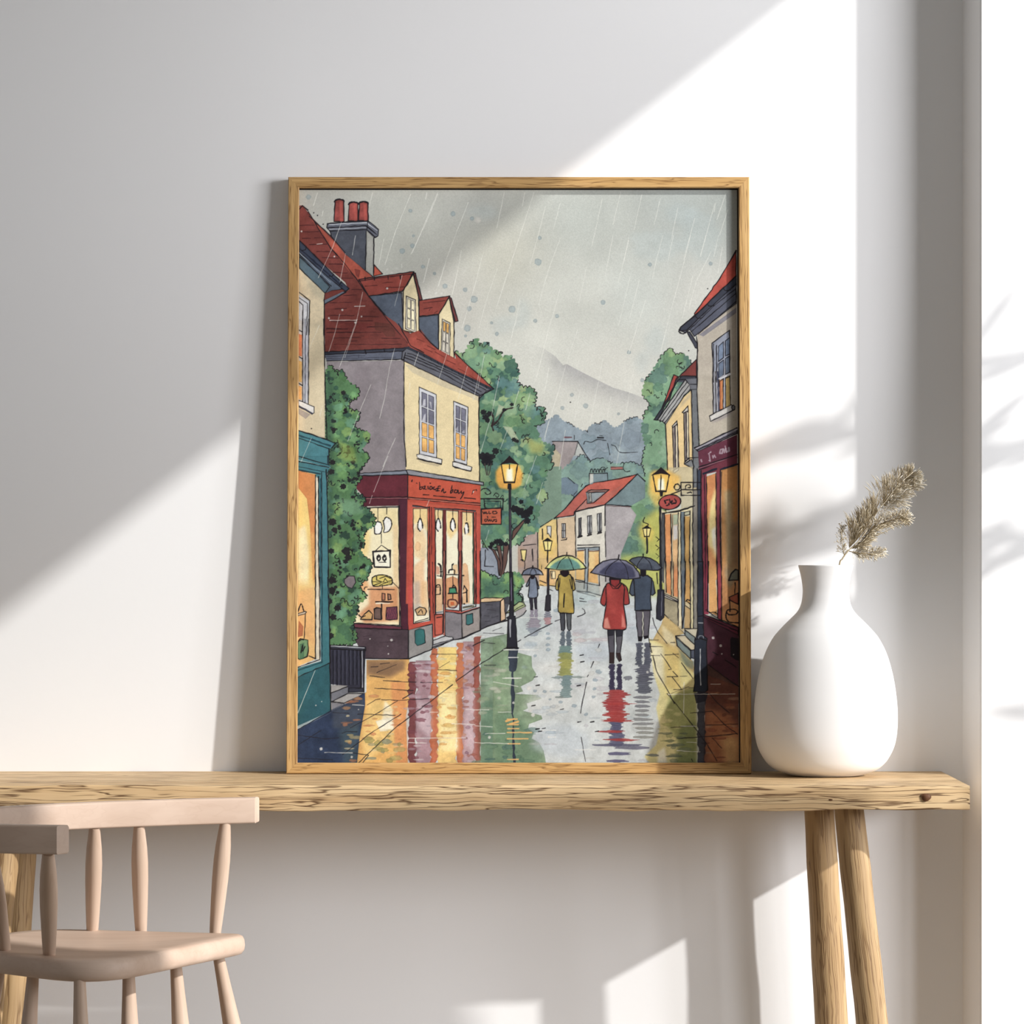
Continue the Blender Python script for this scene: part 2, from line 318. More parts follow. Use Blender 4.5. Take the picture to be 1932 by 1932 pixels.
# ---------------------------------------------------------------- chair
chair = empty('spindle_back_chair', (-.75, -.58, 0), 'pale birch low-backed chair with turned spindles and curved arm rail pulled up to the table', 'chair')
CO = chair.location.copy(); ZS = .501
def rounded(poly, rad, k=9):
    out = []; n = len(poly)
    for i in range(n):
        p, a, b = Vector(poly[i]), Vector(poly[i - 1]), Vector(poly[(i + 1) % n]); da, db = (a - p).normalized(), (b - p).normalized(); r = rad[i]
        s, e = p + da * r, p + db * r
        for j in range(k + 1):
            u = j / k; out.append(s * (1 - u) ** 2 + p * 2 * u * (1 - u) + e * u * u)
    return out
SEAT = [(-.447, -.445), (-.665, -.846), (-.975, -.600), (-.845, -.366)]
def slab(poly, prof_, name):
    n = len(poly); c = sum((Vector(p) for p in poly), Vector((0, 0))) / n; nor = []
    for i in range(n):
        t = (poly[(i + 1) % n] - poly[i - 1]).normalized(); m = Vector((t.y, -t.x)); nor.append(m if m.dot(poly[i] - c) > 0 else -m)
    v, f = [], []
    for ins, z in prof_:
        for p, m in zip(poly, nor):
            q = p - m * ins; v.append((q.x - CO.x, q.y - CO.y, z))
    for k in range(len(prof_) - 1):
        for j in range(n): a, b = k * n + j, k * n + (j + 1) % n; f.append((a, b, b + n, a + n))
    # dished top as concentric rings
    top = len(prof_) - 1
    f.append(tuple(range(n)))
    base = top * n; rings = [(.12, -.0005), (.3, -.003), (.6, -.006), (.85, -.007)]; prev = base
    for s, dz in rings:
        st = len(v)
        for p, m in zip(poly, nor):
            q = (p - m * prof_[-1][0]).lerp(c, s); v.append((q.x - CO.x, q.y - CO.y, prof_[-1][1] + dz))
        for j in range(n): f.append((prev + j, prev + (j + 1) % n, st + (j + 1) % n, st + j))
        prev = st
    v.append((c.x - CO.x, c.y - CO.y, prof_[-1][1] - .007)); ci = len(v) - 1
    for j in range(n): f.append((prev + j, prev + (j + 1) % n, ci))
    return mesh(name, v, f)
seatp = rounded(SEAT, [.045, .14, .12, .09])
link('seat', slab(seatp, [(.016, ZS - .036), (.006, ZS - .033), (.001, ZS - .026), (0, ZS - .018), (.001, ZS - .009), (.004, ZS - .003), (.010, ZS)], 'seat'), M_BIRCH, chair)
ZR1, ZR0 = .7335, .6885
path = catmull([(-.442, -.396, 0), (-.53, -.424, 0), (-.62, -.458, 0), (-.72, -.502, 0), (-.83, -.575, 0), (-.93, -.680, 0), (-.957, -.790, 0), (-.905, -.880, 0), (-.81, -.922, 0), (-.697, -.945, 0)], 10)
def sweep(path, th, z0, z1, name):
    r = .0035; sec = []
    for cx, cz, a0 in ((th / 2 - r, z1 - r, 0), (-th / 2 + r, z1 - r, 90), (-th / 2 + r, z0 + r, 180), (th / 2 - r, z0 + r, 270)):
        for k in range(4): a = math.radians(a0 + k * 30); sec.append((cx + r * math.cos(a), cz + r * math.sin(a)))
    v, f = [], []; m = len(sec); n = len(path)
    def ring(p, t, s=1.0, sh=0.0, sk=0):
        nn = Vector((t.y, -t.x, 0)); zc = (z0 + z1) / 2
        for a, z in sec: q = p + t * sh + nn * a * s + t * (sk * (.5 - a / th) if sk > 0 else sk * (.5 + a / th)); v.append((q.x - CO.x, q.y - CO.y, zc + (z - zc) * (1 - (1 - s) * .35)))
    for i in range(n):
        t = (path[min(i + 1, n - 1)] - path[max(i - 1, 0)]).normalized()
        if i == 0: ring(path[0], t, .8, -.0016, .011)
        ring(path[i], t, sk=(.011 * (1 - i / 3) if i < 3 else -.011 * (1 - (n - 1 - i) / 3) if i > n - 4 else 0))
        if i == n - 1: ring(path[-1], t, .8, .0016, -.011)
    k = n + 2
    for i in range(k - 1):
        for j in range(m): a, b = i * m + j, i * m + (j + 1) % m; f.append((a, b, b + m, a + m))
    f += [tuple(range(m)), tuple(range((k - 1) * m, k * m))]
    return sharp(mesh(name, v, f), 45)
link('arm_rail', sweep(path, .023, ZR0, ZR1, 'arm_rail'), M_BIRCH, chair)
SPN = [(0, .0098), (.12, .0112), (.3, .0128), (.5, .0142), (.66, .0144), (.8, .0132), (.92, .0108), (1, .0090)]
for b_, t_ in (((-.520, -.395), (-.500, -.415)), ((-.650, -.392), (-.644, -.466)), ((-.735, -.395), (-.716, -.500)), ((-.762, -.700), (-.727, -.930)), ((-.845, -.640), (-.822, -.912)), ((-.90, -.56), (-.93, -.70))):
    leg((t_[0], t_[1], ZR0 + .002), (b_[0], b_[1], ZS - .008), 0, 0, 'spindle', M_BIRCHZ, chair, CO, SPN, 28)
LGP = [(0, .0100), (.25, .0128), (.45, .0162), (.6, .0170), (.72, .0158), (.88, .0118), (1, .0096)]
for t_, b_ in (((-.507, -.470), (-.425, -.400)), ((-.575, -.520), (-.535, -.560)), ((-.650, -.560), (-.640, -.560)), ((-.700, -.780), (-.670, -.905)), ((-.790, -.690), (-.815, -.760)), ((-.860, -.600), (-.960, -.570))):
    leg((t_[0], t_[1], ZS - .034), (b_[0], b_[1], .001), 0, 0, 'leg', M_BIRCHZ, chair, CO, LGP, 28)

# ---------------------------------------------------------------- shrub outside the window; its leaves dapple the wall
ml, tl_, bl = nt('olive_leaf'); bl.inputs['Base Color'].default_value = (*sr(96, 112, 78), 1); bl.inputs['Roughness'].default_value = .6
mbk, tbk, bbk = nt('grey_bark'); bbk.inputs['Base Color'].default_value = (*sr(110, 98, 84), 1); bbk.inputs['Roughness'].default_value = .9
shrub = empty('olive_tree', (1.92, -.06, 0), 'slender olive tree growing outside beside the window', 'tree')
SO = shrub.location.copy(); rs = random.Random(3)
v, f, tt = [], [], []; lv, lf = [], []
tube(v, f, tt, catmull([Vector((1.92, -.06, 0)), Vector((1.93, -.08, .8)), Vector((1.9, -.1, 1.5)), Vector((1.92, -.12, 2.3))], 6), .02, .009, 8)
def twig(pts, n, ll):
    P = catmull([Vector(p) for p in pts], 8); tube(v, f, tt, P, .005, .0015, 6)
    for i in range(n):
        k = (.6 + .4 * (i + rs.random()) / n) * (len(P) - 1.01); j = int(k); p = P[j].lerp(P[j + 1], k - j); t = (P[j + 1] - P[j]).normalized()
        d = (t * .8 + Vector((rs.gauss(0, .3), rs.gauss(0, .55), rs.gauss(0, .55)))).normalized(); s = d.cross(Vector((1, .5, .2))).normalized(); L_ = ll * (.7 + .6 * rs.random()); w_ = L_ * .13; b = len(lv)
        up = s.cross(d) * w_ * .25
        for u, q in ((0, .1), (.3, .9), (.6, 1), (1, .05)):
            c = p + d * L_ * u; lv.extend([c - s * w_ * q, c + up * q, c + s * w_ * q])
        for a in range(3): lf.extend([(b + a * 3, b + a * 3 + 1, b + a * 3 + 4, b + a * 3 + 3), (b + a * 3 + 1, b + a * 3 + 2, b + a * 3 + 5, b + a * 3 + 4)])
twig([(1.9, -.1, 1.45), (1.86, -.36, 1.70), (1.80, -.52, 1.84), (1.76, -.72, 1.96)], 24, .10)
twig([(1.9, -.1, 1.35), (1.84, -.36, 1.52), (1.80, -.50, 1.64), (1.78, -.62, 1.72)], 18, .09)
twig([(1.9, -.1, 1.7), (1.86, -.34, 1.90), (1.80, -.54, 2.02), (1.78, -.64, 2.10)], 14, .09)
twig([(1.93, -.08, 1.1), (1.88, -.25, 1.20), (1.84, -.40, 1.26), (1.80, -.50, 1.30)], 9, .08)
link('trunk', mesh('trunk', [p - SO for p in v], f), mbk, shrub)
link('foliage', mesh('foliage', [p - SO for p in lv], lf), ml, shrub)

# ---------------------------------------------------------------- unseen board added outside the window to block part of the sun
scr = empty('sun_blocker', (1.84, -1.2, 0), 'added unseen grey board on two posts blocking part of the sun outside the window', 'sun blocker')
msn, tsn, bsn = nt('sun_blocker_board'); bsn.inputs['Base Color'].default_value = (*sr(150, 146, 138), 1); bsn.inputs['Roughness'].default_value = .85
o = link('blocker_panel', prism('blocker_panel', [(-.965, 1.12), (-.965, 1.43), (-1.10, 1.595), (-1.40, 1.90), (-1.47, 1.90), (-1.47, 1.12)], 0, -.012, .012), msn, scr); o.location = (0, 1.2, 0)
for y in (-1.0, -1.44):
    o = link('blocker_post', prism('blocker_post', [(-.02, -.02), (.02, -.02), (.02, .02), (-.02, .02)], 2, 0, 1.40 if y > -1.2 else 1.8), msn, scr); o.location = (.034, y + 1.2, 0)

GAIN = 0.80
# ---------------------------------------------------------------- the watercolour print (painted stroke by stroke)
AX0, AY0, AX1, AY1 = 564.0, 353.0, 1396.0, 1441.0      # sheet of the drawing in drawing units
AS = 1.2                                                # canvas cells per unit
CW, CH = int((AX1 - AX0) * AS), int((AY1 - AY0) * AS)
AR = np.random.RandomState(7)

def vnoise(cell, seed):
    r = np.random.RandomState(seed)
    gh, gw = int(CH / cell) + 3, int(CW / cell) + 3
    g = r.rand(gh, gw).astype(np.float32)
    y = np.arange(CH) / cell; x = np.arange(CW) / cell
    yi = y.astype(int); xi = x.astype(int); fy = (y - yi)[:, None]; fx = (x - xi)[None, :]
    fy = fy * fy * (3 - 2 * fy); fx = fx * fx * (3 - 2 * fx)
    a = g[yi][:, xi]; b = g[yi][:, xi + 1]; c = g[yi + 1][:, xi]; d = g[yi + 1][:, xi + 1]
    return ((a * (1 - fx) + b * fx) * (1 - fy) + (c * (1 - fx) + d * fx) * fy) * 2 - 1
MOT = vnoise(26, 1) * .5 + vnoise(11, 2) * .35 + vnoise(4, 3) * .25
GRAIN = vnoise(2.2, 4) * .6 + (np.random.RandomState(5).rand(CH, CW).astype(np.float32) * 2 - 1) * .4
CV = np.zeros((CH, CW, 3), np.float32)
CLIP = [None]
TL = dict(A=(560, 350, 6.9), B=(780, 350, 6.9), C=(560, 600, 6.9), D=(780, 600, 6.9), E=(560, 860, 6.9), F=(760, 860, 6.9),
          G=(1000, 620, 6.9), H=(1160, 440, 6.9), I=(980, 860, 8.05), J=(1180, 700, 8.782), K=(1180, 880, 8.782),
          L=(1180, 1060, 7.432), M=(940, 1030, 6.9), N=(560, 1090, 6.9), O=(560, 1200, 4.6), P=(960, 1200, 4.391),
          Q=(860, 1080, 9.66), R=(820, 1040, 10.73), Z=(0, 0, 1))

def pt(t, s):
    ox, oy, k = TL[t]
    if isinstance(s, str):
        s = [tuple(map(float, q.split(','))) for q in s.split()]
    return np.array([(ox + a / k, oy + b / k) for a, b in s], float)

def cover(P):
    """anti-aliased even-odd coverage of a polygon given in drawing units -> (y0, x0, mask)"""
    Q = np.empty_like(P); Q[:, 0] = (P[:, 0] - AX0) * AS; Q[:, 1] = (P[:, 1] - AY0) * AS
    x0 = max(0, int(Q[:, 0].min()) - 1); x1 = min(CW, int(Q[:, 0].max()) + 2)
    y0 = max(0, int(Q[:, 1].min()) - 1); y1 = min(CH, int(Q[:, 1].max()) + 2)
    if x1 <= x0 or y1 <= y0: return None
    w = x1 - x0; m = np.zeros((y1 - y0, w + 1), np.float32)
    ax, ay = Q[:, 0] - x0, Q[:, 1]; bx, by = np.roll(ax, -1), np.roll(ay, -1)
    lo, hi = np.minimum(ay, by), np.maximum(ay, by); dy = by - ay; dy[dy == 0] = 1e-9
    sl = (bx - ax) / dy
    SS = 3
    for r in range(y1 - y0):
        for k in range(SS):
            y = y0 + r + (k + .5) / SS
            s = (lo <= y) & (hi > y)
            if not s.any(): continue
            xs = np.sort(ax[s] + (y - ay[s]) * sl[s]).clip(0, w)
            for j in range(0, len(xs) - 1, 2):
                a, b = xs[j], xs[j + 1]
                ia, ib = int(a), int(b)
                if ia == ib: m[r, ia] += b - a
                else:
                    m[r, ia] += ia + 1 - a; m[r, ia + 1:ib] += 1; m[r, ib] += b - ib
    return y0, x0, (m[:, :w] / SS).clip(0, 1)

def blur(m, n):
    for _ in range(2):
        for ax in (0, 1):
            p = np.pad(m, [(n + 1, n) if i == ax else (0, 0) for i in (0, 1)], mode='edge')
            c = np.cumsum(p, axis=ax, dtype=np.float64)
            if ax == 0: m = ((c[2 * n + 1:] - c[:-2 * n - 1]) / (2 * n + 1)).astype(np.float32)
            else: m = ((c[:, 2 * n + 1:] - c[:, :-2 * n - 1]) / (2 * n + 1)).astype(np.float32)
    return m

def lay(y0, x0, m, col, a=1.0, mot=0.0):
    h, w = m.shape
    if CLIP[0] is not None: m = m * CLIP[0][y0:y0 + h, x0:x0 + w]
    m = (m * a)[..., None]
    c = np.asarray(col, np.float32)
    if mot: c = c * (1 + mot * MOT[y0:y0 + h, x0:x0 + w, None]) 
    CV[y0:y0 + h, x0:x0 + w] = CV[y0:y0 + h, x0:x0 + w] * (1 - m) + c * m

def F(t, s, col, a=1.0, mot=.10, edge=.10, g=None, soft=0, ink=0, wob=0, sm=0):
    """fill; g = (x0, y0, x1, y1, colour2) in drawing units"""
    P = pt(t, s) if not isinstance(s, np.ndarray) else s
    if wob: P = wobble(P, wob)
    if sm: P = csmooth(P)
    r = cover(P)
    if r is None: return
    y0, x0, m = r
    h, w = m.shape
    if soft:
        n = int(soft * AS); yy0, xx0 = max(0, y0 - 2 * n), max(0, x0 - 2 * n); yy1, xx1 = min(CH, y0 + h + 2 * n), min(CW, x0 + w + 2 * n)
        M2 = np.zeros((yy1 - yy0, xx1 - xx0), np.float32); M2[y0 - yy0:y0 - yy0 + h, x0 - xx0:x0 - xx0 + w] = m
        m = blur(M2, n); y0, x0 = yy0, xx0; h, w = m.shape
    if t in 'LNCJ' and abs(P[:, 1].min() - TL[t][1]) < .2 and t + str(TL[t][1]) and P[:, 1].max() > TL[t][1] + 25:
        m = m * ((AY0 + (y0 + np.arange(h)) / AS - TL[t][1]) / 18).clip(0, 1).astype(np.float32)[:, None]
    c = np.asarray(col, np.float32)
    if g is not None:
        gx0, gy0, gx1, gy1, c2 = g
        X = AX0 + (x0 + np.arange(w)) / AS; Y = AY0 + (y0 + np.arange(h)) / AS
        d2 = (gx1 - gx0) ** 2 + (gy1 - gy0) ** 2
        u = (((X[None, :] - gx0) * (gx1 - gx0) + (Y[:, None] - gy0) * (gy1 - gy0)) / d2).clip(0, 1)[..., None]
        c = c * (1 - u) + np.asarray(c2, np.float32) * u
    if edge and not soft and min(h, w) > 5:
        e = m * (1 - blur(m, 2)); c = c * (1 - edge * 2 * e[..., None])
    lay(y0, x0, m, c, a, mot)
    if ink: L('Z', [tuple(p) for p in np.vstack([P, P[:1]])], ink)

def csmooth(P):
    n = len(P); out = []
    for i in range(n):
        p0, p1, p2, p3 = P[i - 1], P[i], P[(i + 1) % n], P[(i + 2) % n]
        for u in (0, .2, .4, .6, .8):
            out.append(.5 * (2 * p1 + .8 * (p2 - p0) * u + (1.6 * p0 - 4.4 * p1 + 3.6 * p2 - .8 * p3) * u * u + (2.4 * p1 - .8 * p0 - 2.4 * p2 + .8 * p3) * u ** 3))
    return np.array(out)

def wobble(P, amp, step=6):
    n = len(P); out = []
    for i in range(n):
        a, b = P[i], P[(i + 1) % n]; k = max(1, int(np.hypot(*(b - a)) / step))
        for j in range(k): out.append(a + (b - a) * j / k + AR.randn(2) * amp * (j > 0))
    return np.array(out)

INK = (30, 27, 32)
def L(t, s, w=1.5, col=INK, a=.95, jit=.28, curve=False):
    P = pt(t, s)
    if curve and len(P) > 2: P = smooth(P)
    # hand-drawn wobble and width change
    out = [P[0]]
    for i in range(len(P) - 1):
        k = max(1, int(np.hypot(*(P[i + 1] - P[i])) / 7))
        for j in range(1, k + 1):
            q = P[i] + (P[i + 1] - P[i]) * j / k
            out.append(q + (AR.randn(2) * jit if jit and k > 1 and j < k else 0))
    P = (np.array(out) - (AX0, AY0)) * AS; w = w * AS
    n = len(P) - 1
    x0 = max(0, int(P[:, 0].min() - w - 2)); x1 = min(CW, int(P[:, 0].max() + w + 3))
    y0 = max(0, int(P[:, 1].min() - w - 2)); y1 = min(CH, int(P[:, 1].max() + w + 3))
    if x1 <= x0 or y1 <= y0 or n < 1: return
    m = np.zeros((y1 - y0, x1 - x0), np.float32)
    ww = w * (1 + .22 * AR.randn(n + 1)).clip(.6, 1.4)
    for i in range(n):
        a_, b_ = P[i] - (x0, y0), P[i + 1] - (x0, y0); r = max(ww[i], ww[i + 1]) / 2 + 1
        u0, u1 = max(0, int(min(a_[0], b_[0]) - r)), min(x1 - x0, int(max(a_[0], b_[0]) + r + 2))
        v0, v1 = max(0, int(min(a_[1], b_[1]) - r)), min(y1 - y0, int(max(a_[1], b_[1]) + r + 2))
        if u1 <= u0 or v1 <= v0: continue
        X = np.arange(u0, u1)[None, :] + .5; Y = np.arange(v0, v1)[:, None] + .5
        d = b_ - a_; l2 = (d ** 2).sum() + 1e-9
        tt = (((X - a_[0]) * d[0] + (Y - a_[1]) * d[1]) / l2).clip(0, 1)
        D = np.hypot(X - a_[0] - tt * d[0], Y - a_[1] - tt * d[1])
        hw = (ww[i] * (1 - tt) + ww[i + 1] * tt) / 2
        np.maximum(m[v0:v1, u0:u1], (hw - D + .5).clip(0, 1), out=m[v0:v1, u0:u1])
    lay(y0, x0, m, col, a)

def smooth(P):
    Q = np.vstack([2 * P[0] - P[1], P, 2 * P[-1] - P[-2]]); out = []
    for i in range(1, len(Q) - 2):
        p0, p1, p2, p3 = Q[i - 1:i + 3]
        for u in np.linspace(0, 1, 7)[:-1]:
            out.append(.5 * (2 * p1 + (p2 - p0) * u + (2 * p0 - 5 * p1 + 4 * p2 - p3) * u * u + (3 * p1 - p0 - 3 * p2 + p3) * u ** 3))
    out.append(P[-1]); return np.array(out)

def C_(t, s, w=1.5, **k):
    P = smooth(pt(t, s)); L('Z', [tuple(p) for p in P], w, jit=0, **k)

def blob(x, y, rx, ry, col, a=1, k=.14, n=14, **kw):
    th = np.linspace(0, 6.283, n, endpoint=False); r = 1 + AR.randn(n) * k
    F('Z', np.stack([x + rx * r * np.cos(th), y + ry * r * np.sin(th)], 1), col, a, **kw)

def leafblob(x, y, r, col, a=1, **kw):
    n = AR.randint(5, 8); th0 = AR.rand() * 6; P = []
    for i in range(n * 4):
        th = th0 + i / (n * 4) * 6.283; rr = r * (.72 + .34 * abs(math.sin(th * n / 2)) + AR.randn() * .05)
        P.append((x + rr * math.cos(th), y + rr * .9 * math.sin(th)))
    F('Z', np.array(P), col, a, **kw)

def scallop(P, wl, amp, close=True):
    n = len(P); out = []; sg = 1 if ((P[:, 0] * np.roll(P[:, 1], -1) - np.roll(P[:, 0], -1) * P[:, 1]).sum() > 0) else -1
    for i in range(n if close else n - 1):
        a, b = P[i], P[(i + 1) % n]; d = b - a; l = np.hypot(*d)
        if l < 1: continue
        nn = sg * np.array((d[1], -d[0])) / l; k = max(1, int(round(l / wl)))
        for j in range(k):
            kk = amp * (.5 + AR.rand())
            for u in np.linspace(0, 1, 6)[:-1]:
                out.append(a + d * (j + u) / k + nn * kk * math.sin(math.pi * u) + AR.randn(2) * .25)
    return np.array(out)

def clip_to(P):
    r = cover(P)
    M = np.zeros((CH, CW), np.float32)
    if r: y0, x0, m = r; M[y0:y0 + m.shape[0], x0:x0 + m.shape[1]] = m
    if CLIP[0] is not None: M = M * CLIP[0]
    CLIP[0] = M

def foliage(P, pal, n, rr, seed, wl=7, amp=3, dark=8, ink=.6, squig=20, iw=1.5, darkc=(38, 40, 42)):
    """a mass of leaves: scalloped shape, layered blobs, black gaps, curly ink marks"""
    global AR
    AR = np.random.RandomState(seed)
    S = scallop(P, wl, amp)
    F('Z', S, pal[0], mot=.12, edge=.05)
    clip_to(S)
    x0, y0 = P.min(0); x1, y1 = P.max(0)
    for i in range(n):
        leafblob(x0 + AR.rand() * (x1 - x0), y0 + AR.rand() * (y1 - y0), rr * (.5 + AR.rand()), pal[AR.randint(len(pal))], .75, mot=.14, edge=.10)
    for i in range(dark):
        x, y = x0 + AR.rand() * (x1 - x0), y0 + AR.rand() * (y1 - y0)
        for _ in range(4): leafblob(x + AR.randn() * rr * .45, y + AR.randn() * rr * .5, rr * (.2 + .25 * AR.rand()), darkc, .95, edge=0)
    for i in range(squig):
        x, y = x0 + AR.rand() * (x1 - x0), y0 + AR.rand() * (y1 - y0); r = 2 + AR.rand() * 3.2; th = AR.rand() * 6.28
        q = [(x + r * math.cos(th + u), y + r * math.sin(th + u)) for u in np.linspace(0, 2.2 + 2 * AR.rand(), 7)]
        if AR.rand() < .4: q += [(q[-1][0] + r * 1.2 * math.cos(th + 1.2 + u), q[-1][1] + r * math.sin(th + 4 - u)) for u in np.linspace(.3, 1.6, 4)]
        L('Z', q, iw * .95, jit=.1)
    CLIP[0] = None
    if ink:
        i = 0
        while i < len(S) - 4:
            k = AR.randint(5, 17)
            if AR.rand() < ink: L('Z', [tuple(p) for p in S[i:i + k]], iw, jit=.15)
            i += k

def window(t, tl, tr, br, bl, pane_top, pane_bot, nx=2, ny=4, half=.5, frame=(214, 216, 222), fw=.1, w=1.3):
    a, b, c, d = [pt(t, [q])[0] for q in (tl, tr, br, bl)]
    bil = lambda u, v: (a * (1 - u) + b * u) * (1 - v) + (d * (1 - u) + c * u) * v
    F('Z', np.array([a, b, c, d]), frame, mot=.05); L('Z', [tuple(q) for q in (a, b, c, d, a)], w)
    gx, gy = fw * 1.1, fw * .45
    for i in range(nx):
        for j in range(ny):
            u0 = gx + (1 - 2 * gx) * i / nx + .045; u1 = gx + (1 - 2 * gx) * (i + 1) / nx - .045
            v0 = gy + (1 - 2 * gy) * j / ny + .012; v1 = gy + (1 - 2 * gy) * (j + 1) / ny - .012
            q = np.array([bil(u0, v0), bil(u1, v0), bil(u1, v1), bil(u0, v1)])
            F('Z', q, pane_top if (j + .5) / ny < half else pane_bot, mot=.18, edge=0)
            L('Z', [tuple(p) for p in np.vstack([q, q[:1]])], w * .62, jit=.1)

def sill(t, s, w=1.4):
    F(t, s, (228, 226, 220), edge=0); P = pt(t, s); L('Z', [tuple(q) for q in np.vstack([P, P[:1]])], w)

# ---- sky
SP = [(570, 365, 172, 172, 163), (750, 450, 176, 178, 168), (900, 370, 178, 180, 172), (950, 480, 200, 199, 184), (1100, 400, 190, 195, 187), (1300, 380, 180, 187, 182),
      (1200, 550, 205, 210, 202), (1000, 650, 217, 218, 207), (1150, 700, 221, 220, 209), (850, 560, 200, 198, 188), (1340, 560, 208, 208, 199), (1100, 560, 208, 210, 200), (1380, 400, 172, 178, 172)]
_Y, _X = np.mgrid[0:CH, 0:CW].astype(np.float32); _X = AX0 + _X / AS; _Y = AY0 + _Y / AS
_w = 0
for x, y, r, g, b in SP:
    k = 1 / ((_X - x) ** 2 + (_Y - y) ** 2 + 900) ** 1.3; _w = _w + k; CV += k[..., None] * np.array((r, g, b), np.float32)
CV /= _w[..., None]
CV *= (1 + .022 * vnoise(70, 11) + .014 * vnoise(30, 12))[..., None]
for x, y, rx, ry in [(1240, 460, 50, 30), (1330, 440, 40, 50), (990, 590, 14, 26), (960, 610, 30, 16), (915, 395, 30, 14), (1240, 640, 20, 26), (1215, 680, 14, 20), (1290, 400, 30, 20)]:
    blob(x, y, rx, ry, (180, 194, 194), .30, soft=6)
for x, y, r in [(583, 367, 5), (776, 393, 4), (782, 441, 3), (780, 460, 4.5), (761, 470, 5.5), (800, 500, 4), (822, 513, 3.4), (857, 399, 5), (893, 408, 4), (842, 537, 5), (880, 544, 4.5), (897, 562, 7), (888, 580, 5), (884, 617, 6.5),
                (881, 632, 3), (969, 581, 7), (940, 628, 4), (930, 607, 3), (1018, 491, 7), (1021, 445, 4), (1013, 603, 4), (1054, 594, 4), (1141, 568, 5), (1108, 765, 5), (1082, 744, 4), (1064, 769, 4), (1170, 780, 3), (1190, 663, 4), (1215, 716, 4), (1230, 496, 4), (1345, 494, 4)]:
    blob(x, y, r, r, (128, 154, 166), .42, k=.06, edge=.2, mot=.1)
blob(904, 411, 6.5, 6.5, (214, 210, 200), .55, k=.05)
# mountain
_m0 = CV.copy(); F('G', "-300,200 60,200 190,240 350,350 450,465 500,450 700,560 900,660 1100,760 1300,820 1480,885 1700,930 1700,1200 -300,1200", (168, 167, 167), .9, edge=0)
_d = ((_Y - (640 + (_X - 1000) * .33)) / 62); _k = (np.exp(-np.clip(_d - .25, 0, 9) ** 2 * 2.2) * (1 / (1 + np.exp(-(_X - 1045) / 14))) * (1 / (1 + np.exp((_X - 1225) / 14))))[..., None]; CV = (_m0 * (1 - _k) + CV * _k).astype(np.float32)
# far wooded hill
BG = (146, 162, 172)
P = pt('G', "100,1240 250,1190 320,1160 360,1115 400,1160 470,1210 540,1240 620,1290 700,1330 770,1345 780,1290 850,1240 930,1240 990,1185 1060,1250 1130,1300 1200,1250 1270,1195 1390,1150 1480,1190 1700,1260 1700,1990 100,1990")
foliage(P, [BG, (140, 156, 168), (156, 172, 178), (132, 152, 162)], 40, 14, 21, wl=7, amp=2.2, dark=0, squig=0, ink=.5, iw=1.2)
C_('G', "720,1500 740,1465 820,1475 900,1440 1010,1455", 1.2); L('G', "1030,1490 1060,1640", 1.2); C_('G', "1080,1510 1130,1530 1200,1610 1420,1605", 1.2); L('G', "900,1415 975,1418", 2); L('G', "925,1390 960,1392", 1.2)
F('G', "310,1465 640,1465 620,1600 560,1700 480,1900 380,1900", (165, 152, 150), .9); F('G', "640,1465 740,1640 590,1660", (182, 186, 182)); L('G', "310,1465 640,1465 760,1660 820,1750", 1.6); L('G', "640,1480 600,1640", 1); L('G', "470,1412 560,1412", 2.2, (110, 70, 78)); L('G', "595,1385 595,1440", 1.2)
F('G', "330,1540 420,1640 400,1900 280,1900 300,1700", (196, 184, 150), .9)
P = pt('G', "430,1850 560,1740 700,1640 800,1740 860,1700 930,1690 1000,1700 1070,1760 1200,1760 1350,1740 1480,1800 1600,2100 1600,2350 260,2400 260,1950")
foliage(P, [(132, 164, 152), (124, 154, 150), (142, 170, 150), (118, 148, 150)], 40, 14, 22, wl=7, amp=2.2, dark=0, squig=3, ink=.45, iw=1.2)
F('I', "340,480 640,340 730,320 920,440 900,600 850,760 450,760", (112, 132, 148), .95); L('I', "405,475 640,345", 1.2); L('I', "760,330 860,420", 1.4); L('I', "960,470 980,430", 1.4); L('I', "850,590 895,540", 1.4)
foliage(pt('I', "430,720 520,640 620,570 720,600 820,600 860,700 700,880 560,980 440,900"), [(132, 164, 148), (120, 150, 140)], 14, 8, 23, wl=6, amp=2, dark=0, squig=3, ink=.5, iw=1.2)
F('I', "1410,160 1590,165 1595,210 1410,210", (176, 112, 104)); L('I', "1410,170 1590,165", 1); L('I', "1410,210 1600,205", 1); C_('I', "1580,100 1610,110 1600,190 1640,240 1700,230", 1.3)
# street base
ROAD = (205, 212, 212)
F('Z', "905,1130 985,1095 1030,1108 1100,1120 1130,1128 1250,1120 1320,1180 1400,1300 1400,1445 560,1445 560,1200 700,1200", ROAD, edge=0)
# right-hand tree and garden glow behind the far lamp
P = pt('Z', "1268,655 1278,668 1290,665 1303,676 1310,690 1320,720 1322,900 1255,900 1262,1060 1170,1056 1158,1038 1165,1010 1190,1000 1170,965 1185,935 1200,915 1222,900 1215,870 1222,840 1214,810 1220,780 1232,765 1215,740 1222,715 1233,705 1240,690 1250,675 1262,660")
foliage(P[::-1], [(128, 168, 132), (110, 150, 108), (96, 138, 112), (146, 178, 120), (90, 126, 116), (148, 182, 150)], 120, 15, 31, wl=8, amp=3, dark=2, squig=34, iw=1.4)
F('Z', "1240,960 1262,965 1262,1120 1150,1120 1180,1050 1225,1055 1206,1000 1212,985", (208, 198, 78), .8, soft=5)
F('Z', "1160,1050 1262,1040 1262,1130 1150,1120", (176, 192, 96), .5, soft=5)
for y in (1068, 1084, 1100): L('Z', [(1240, y - 55), (1246, y - 50), (1242, y - 46)], 1.2)
F('Z', "1015,880 1062,880 1062,960 1050,1000 985,1012", (124, 152, 132), edge=0)
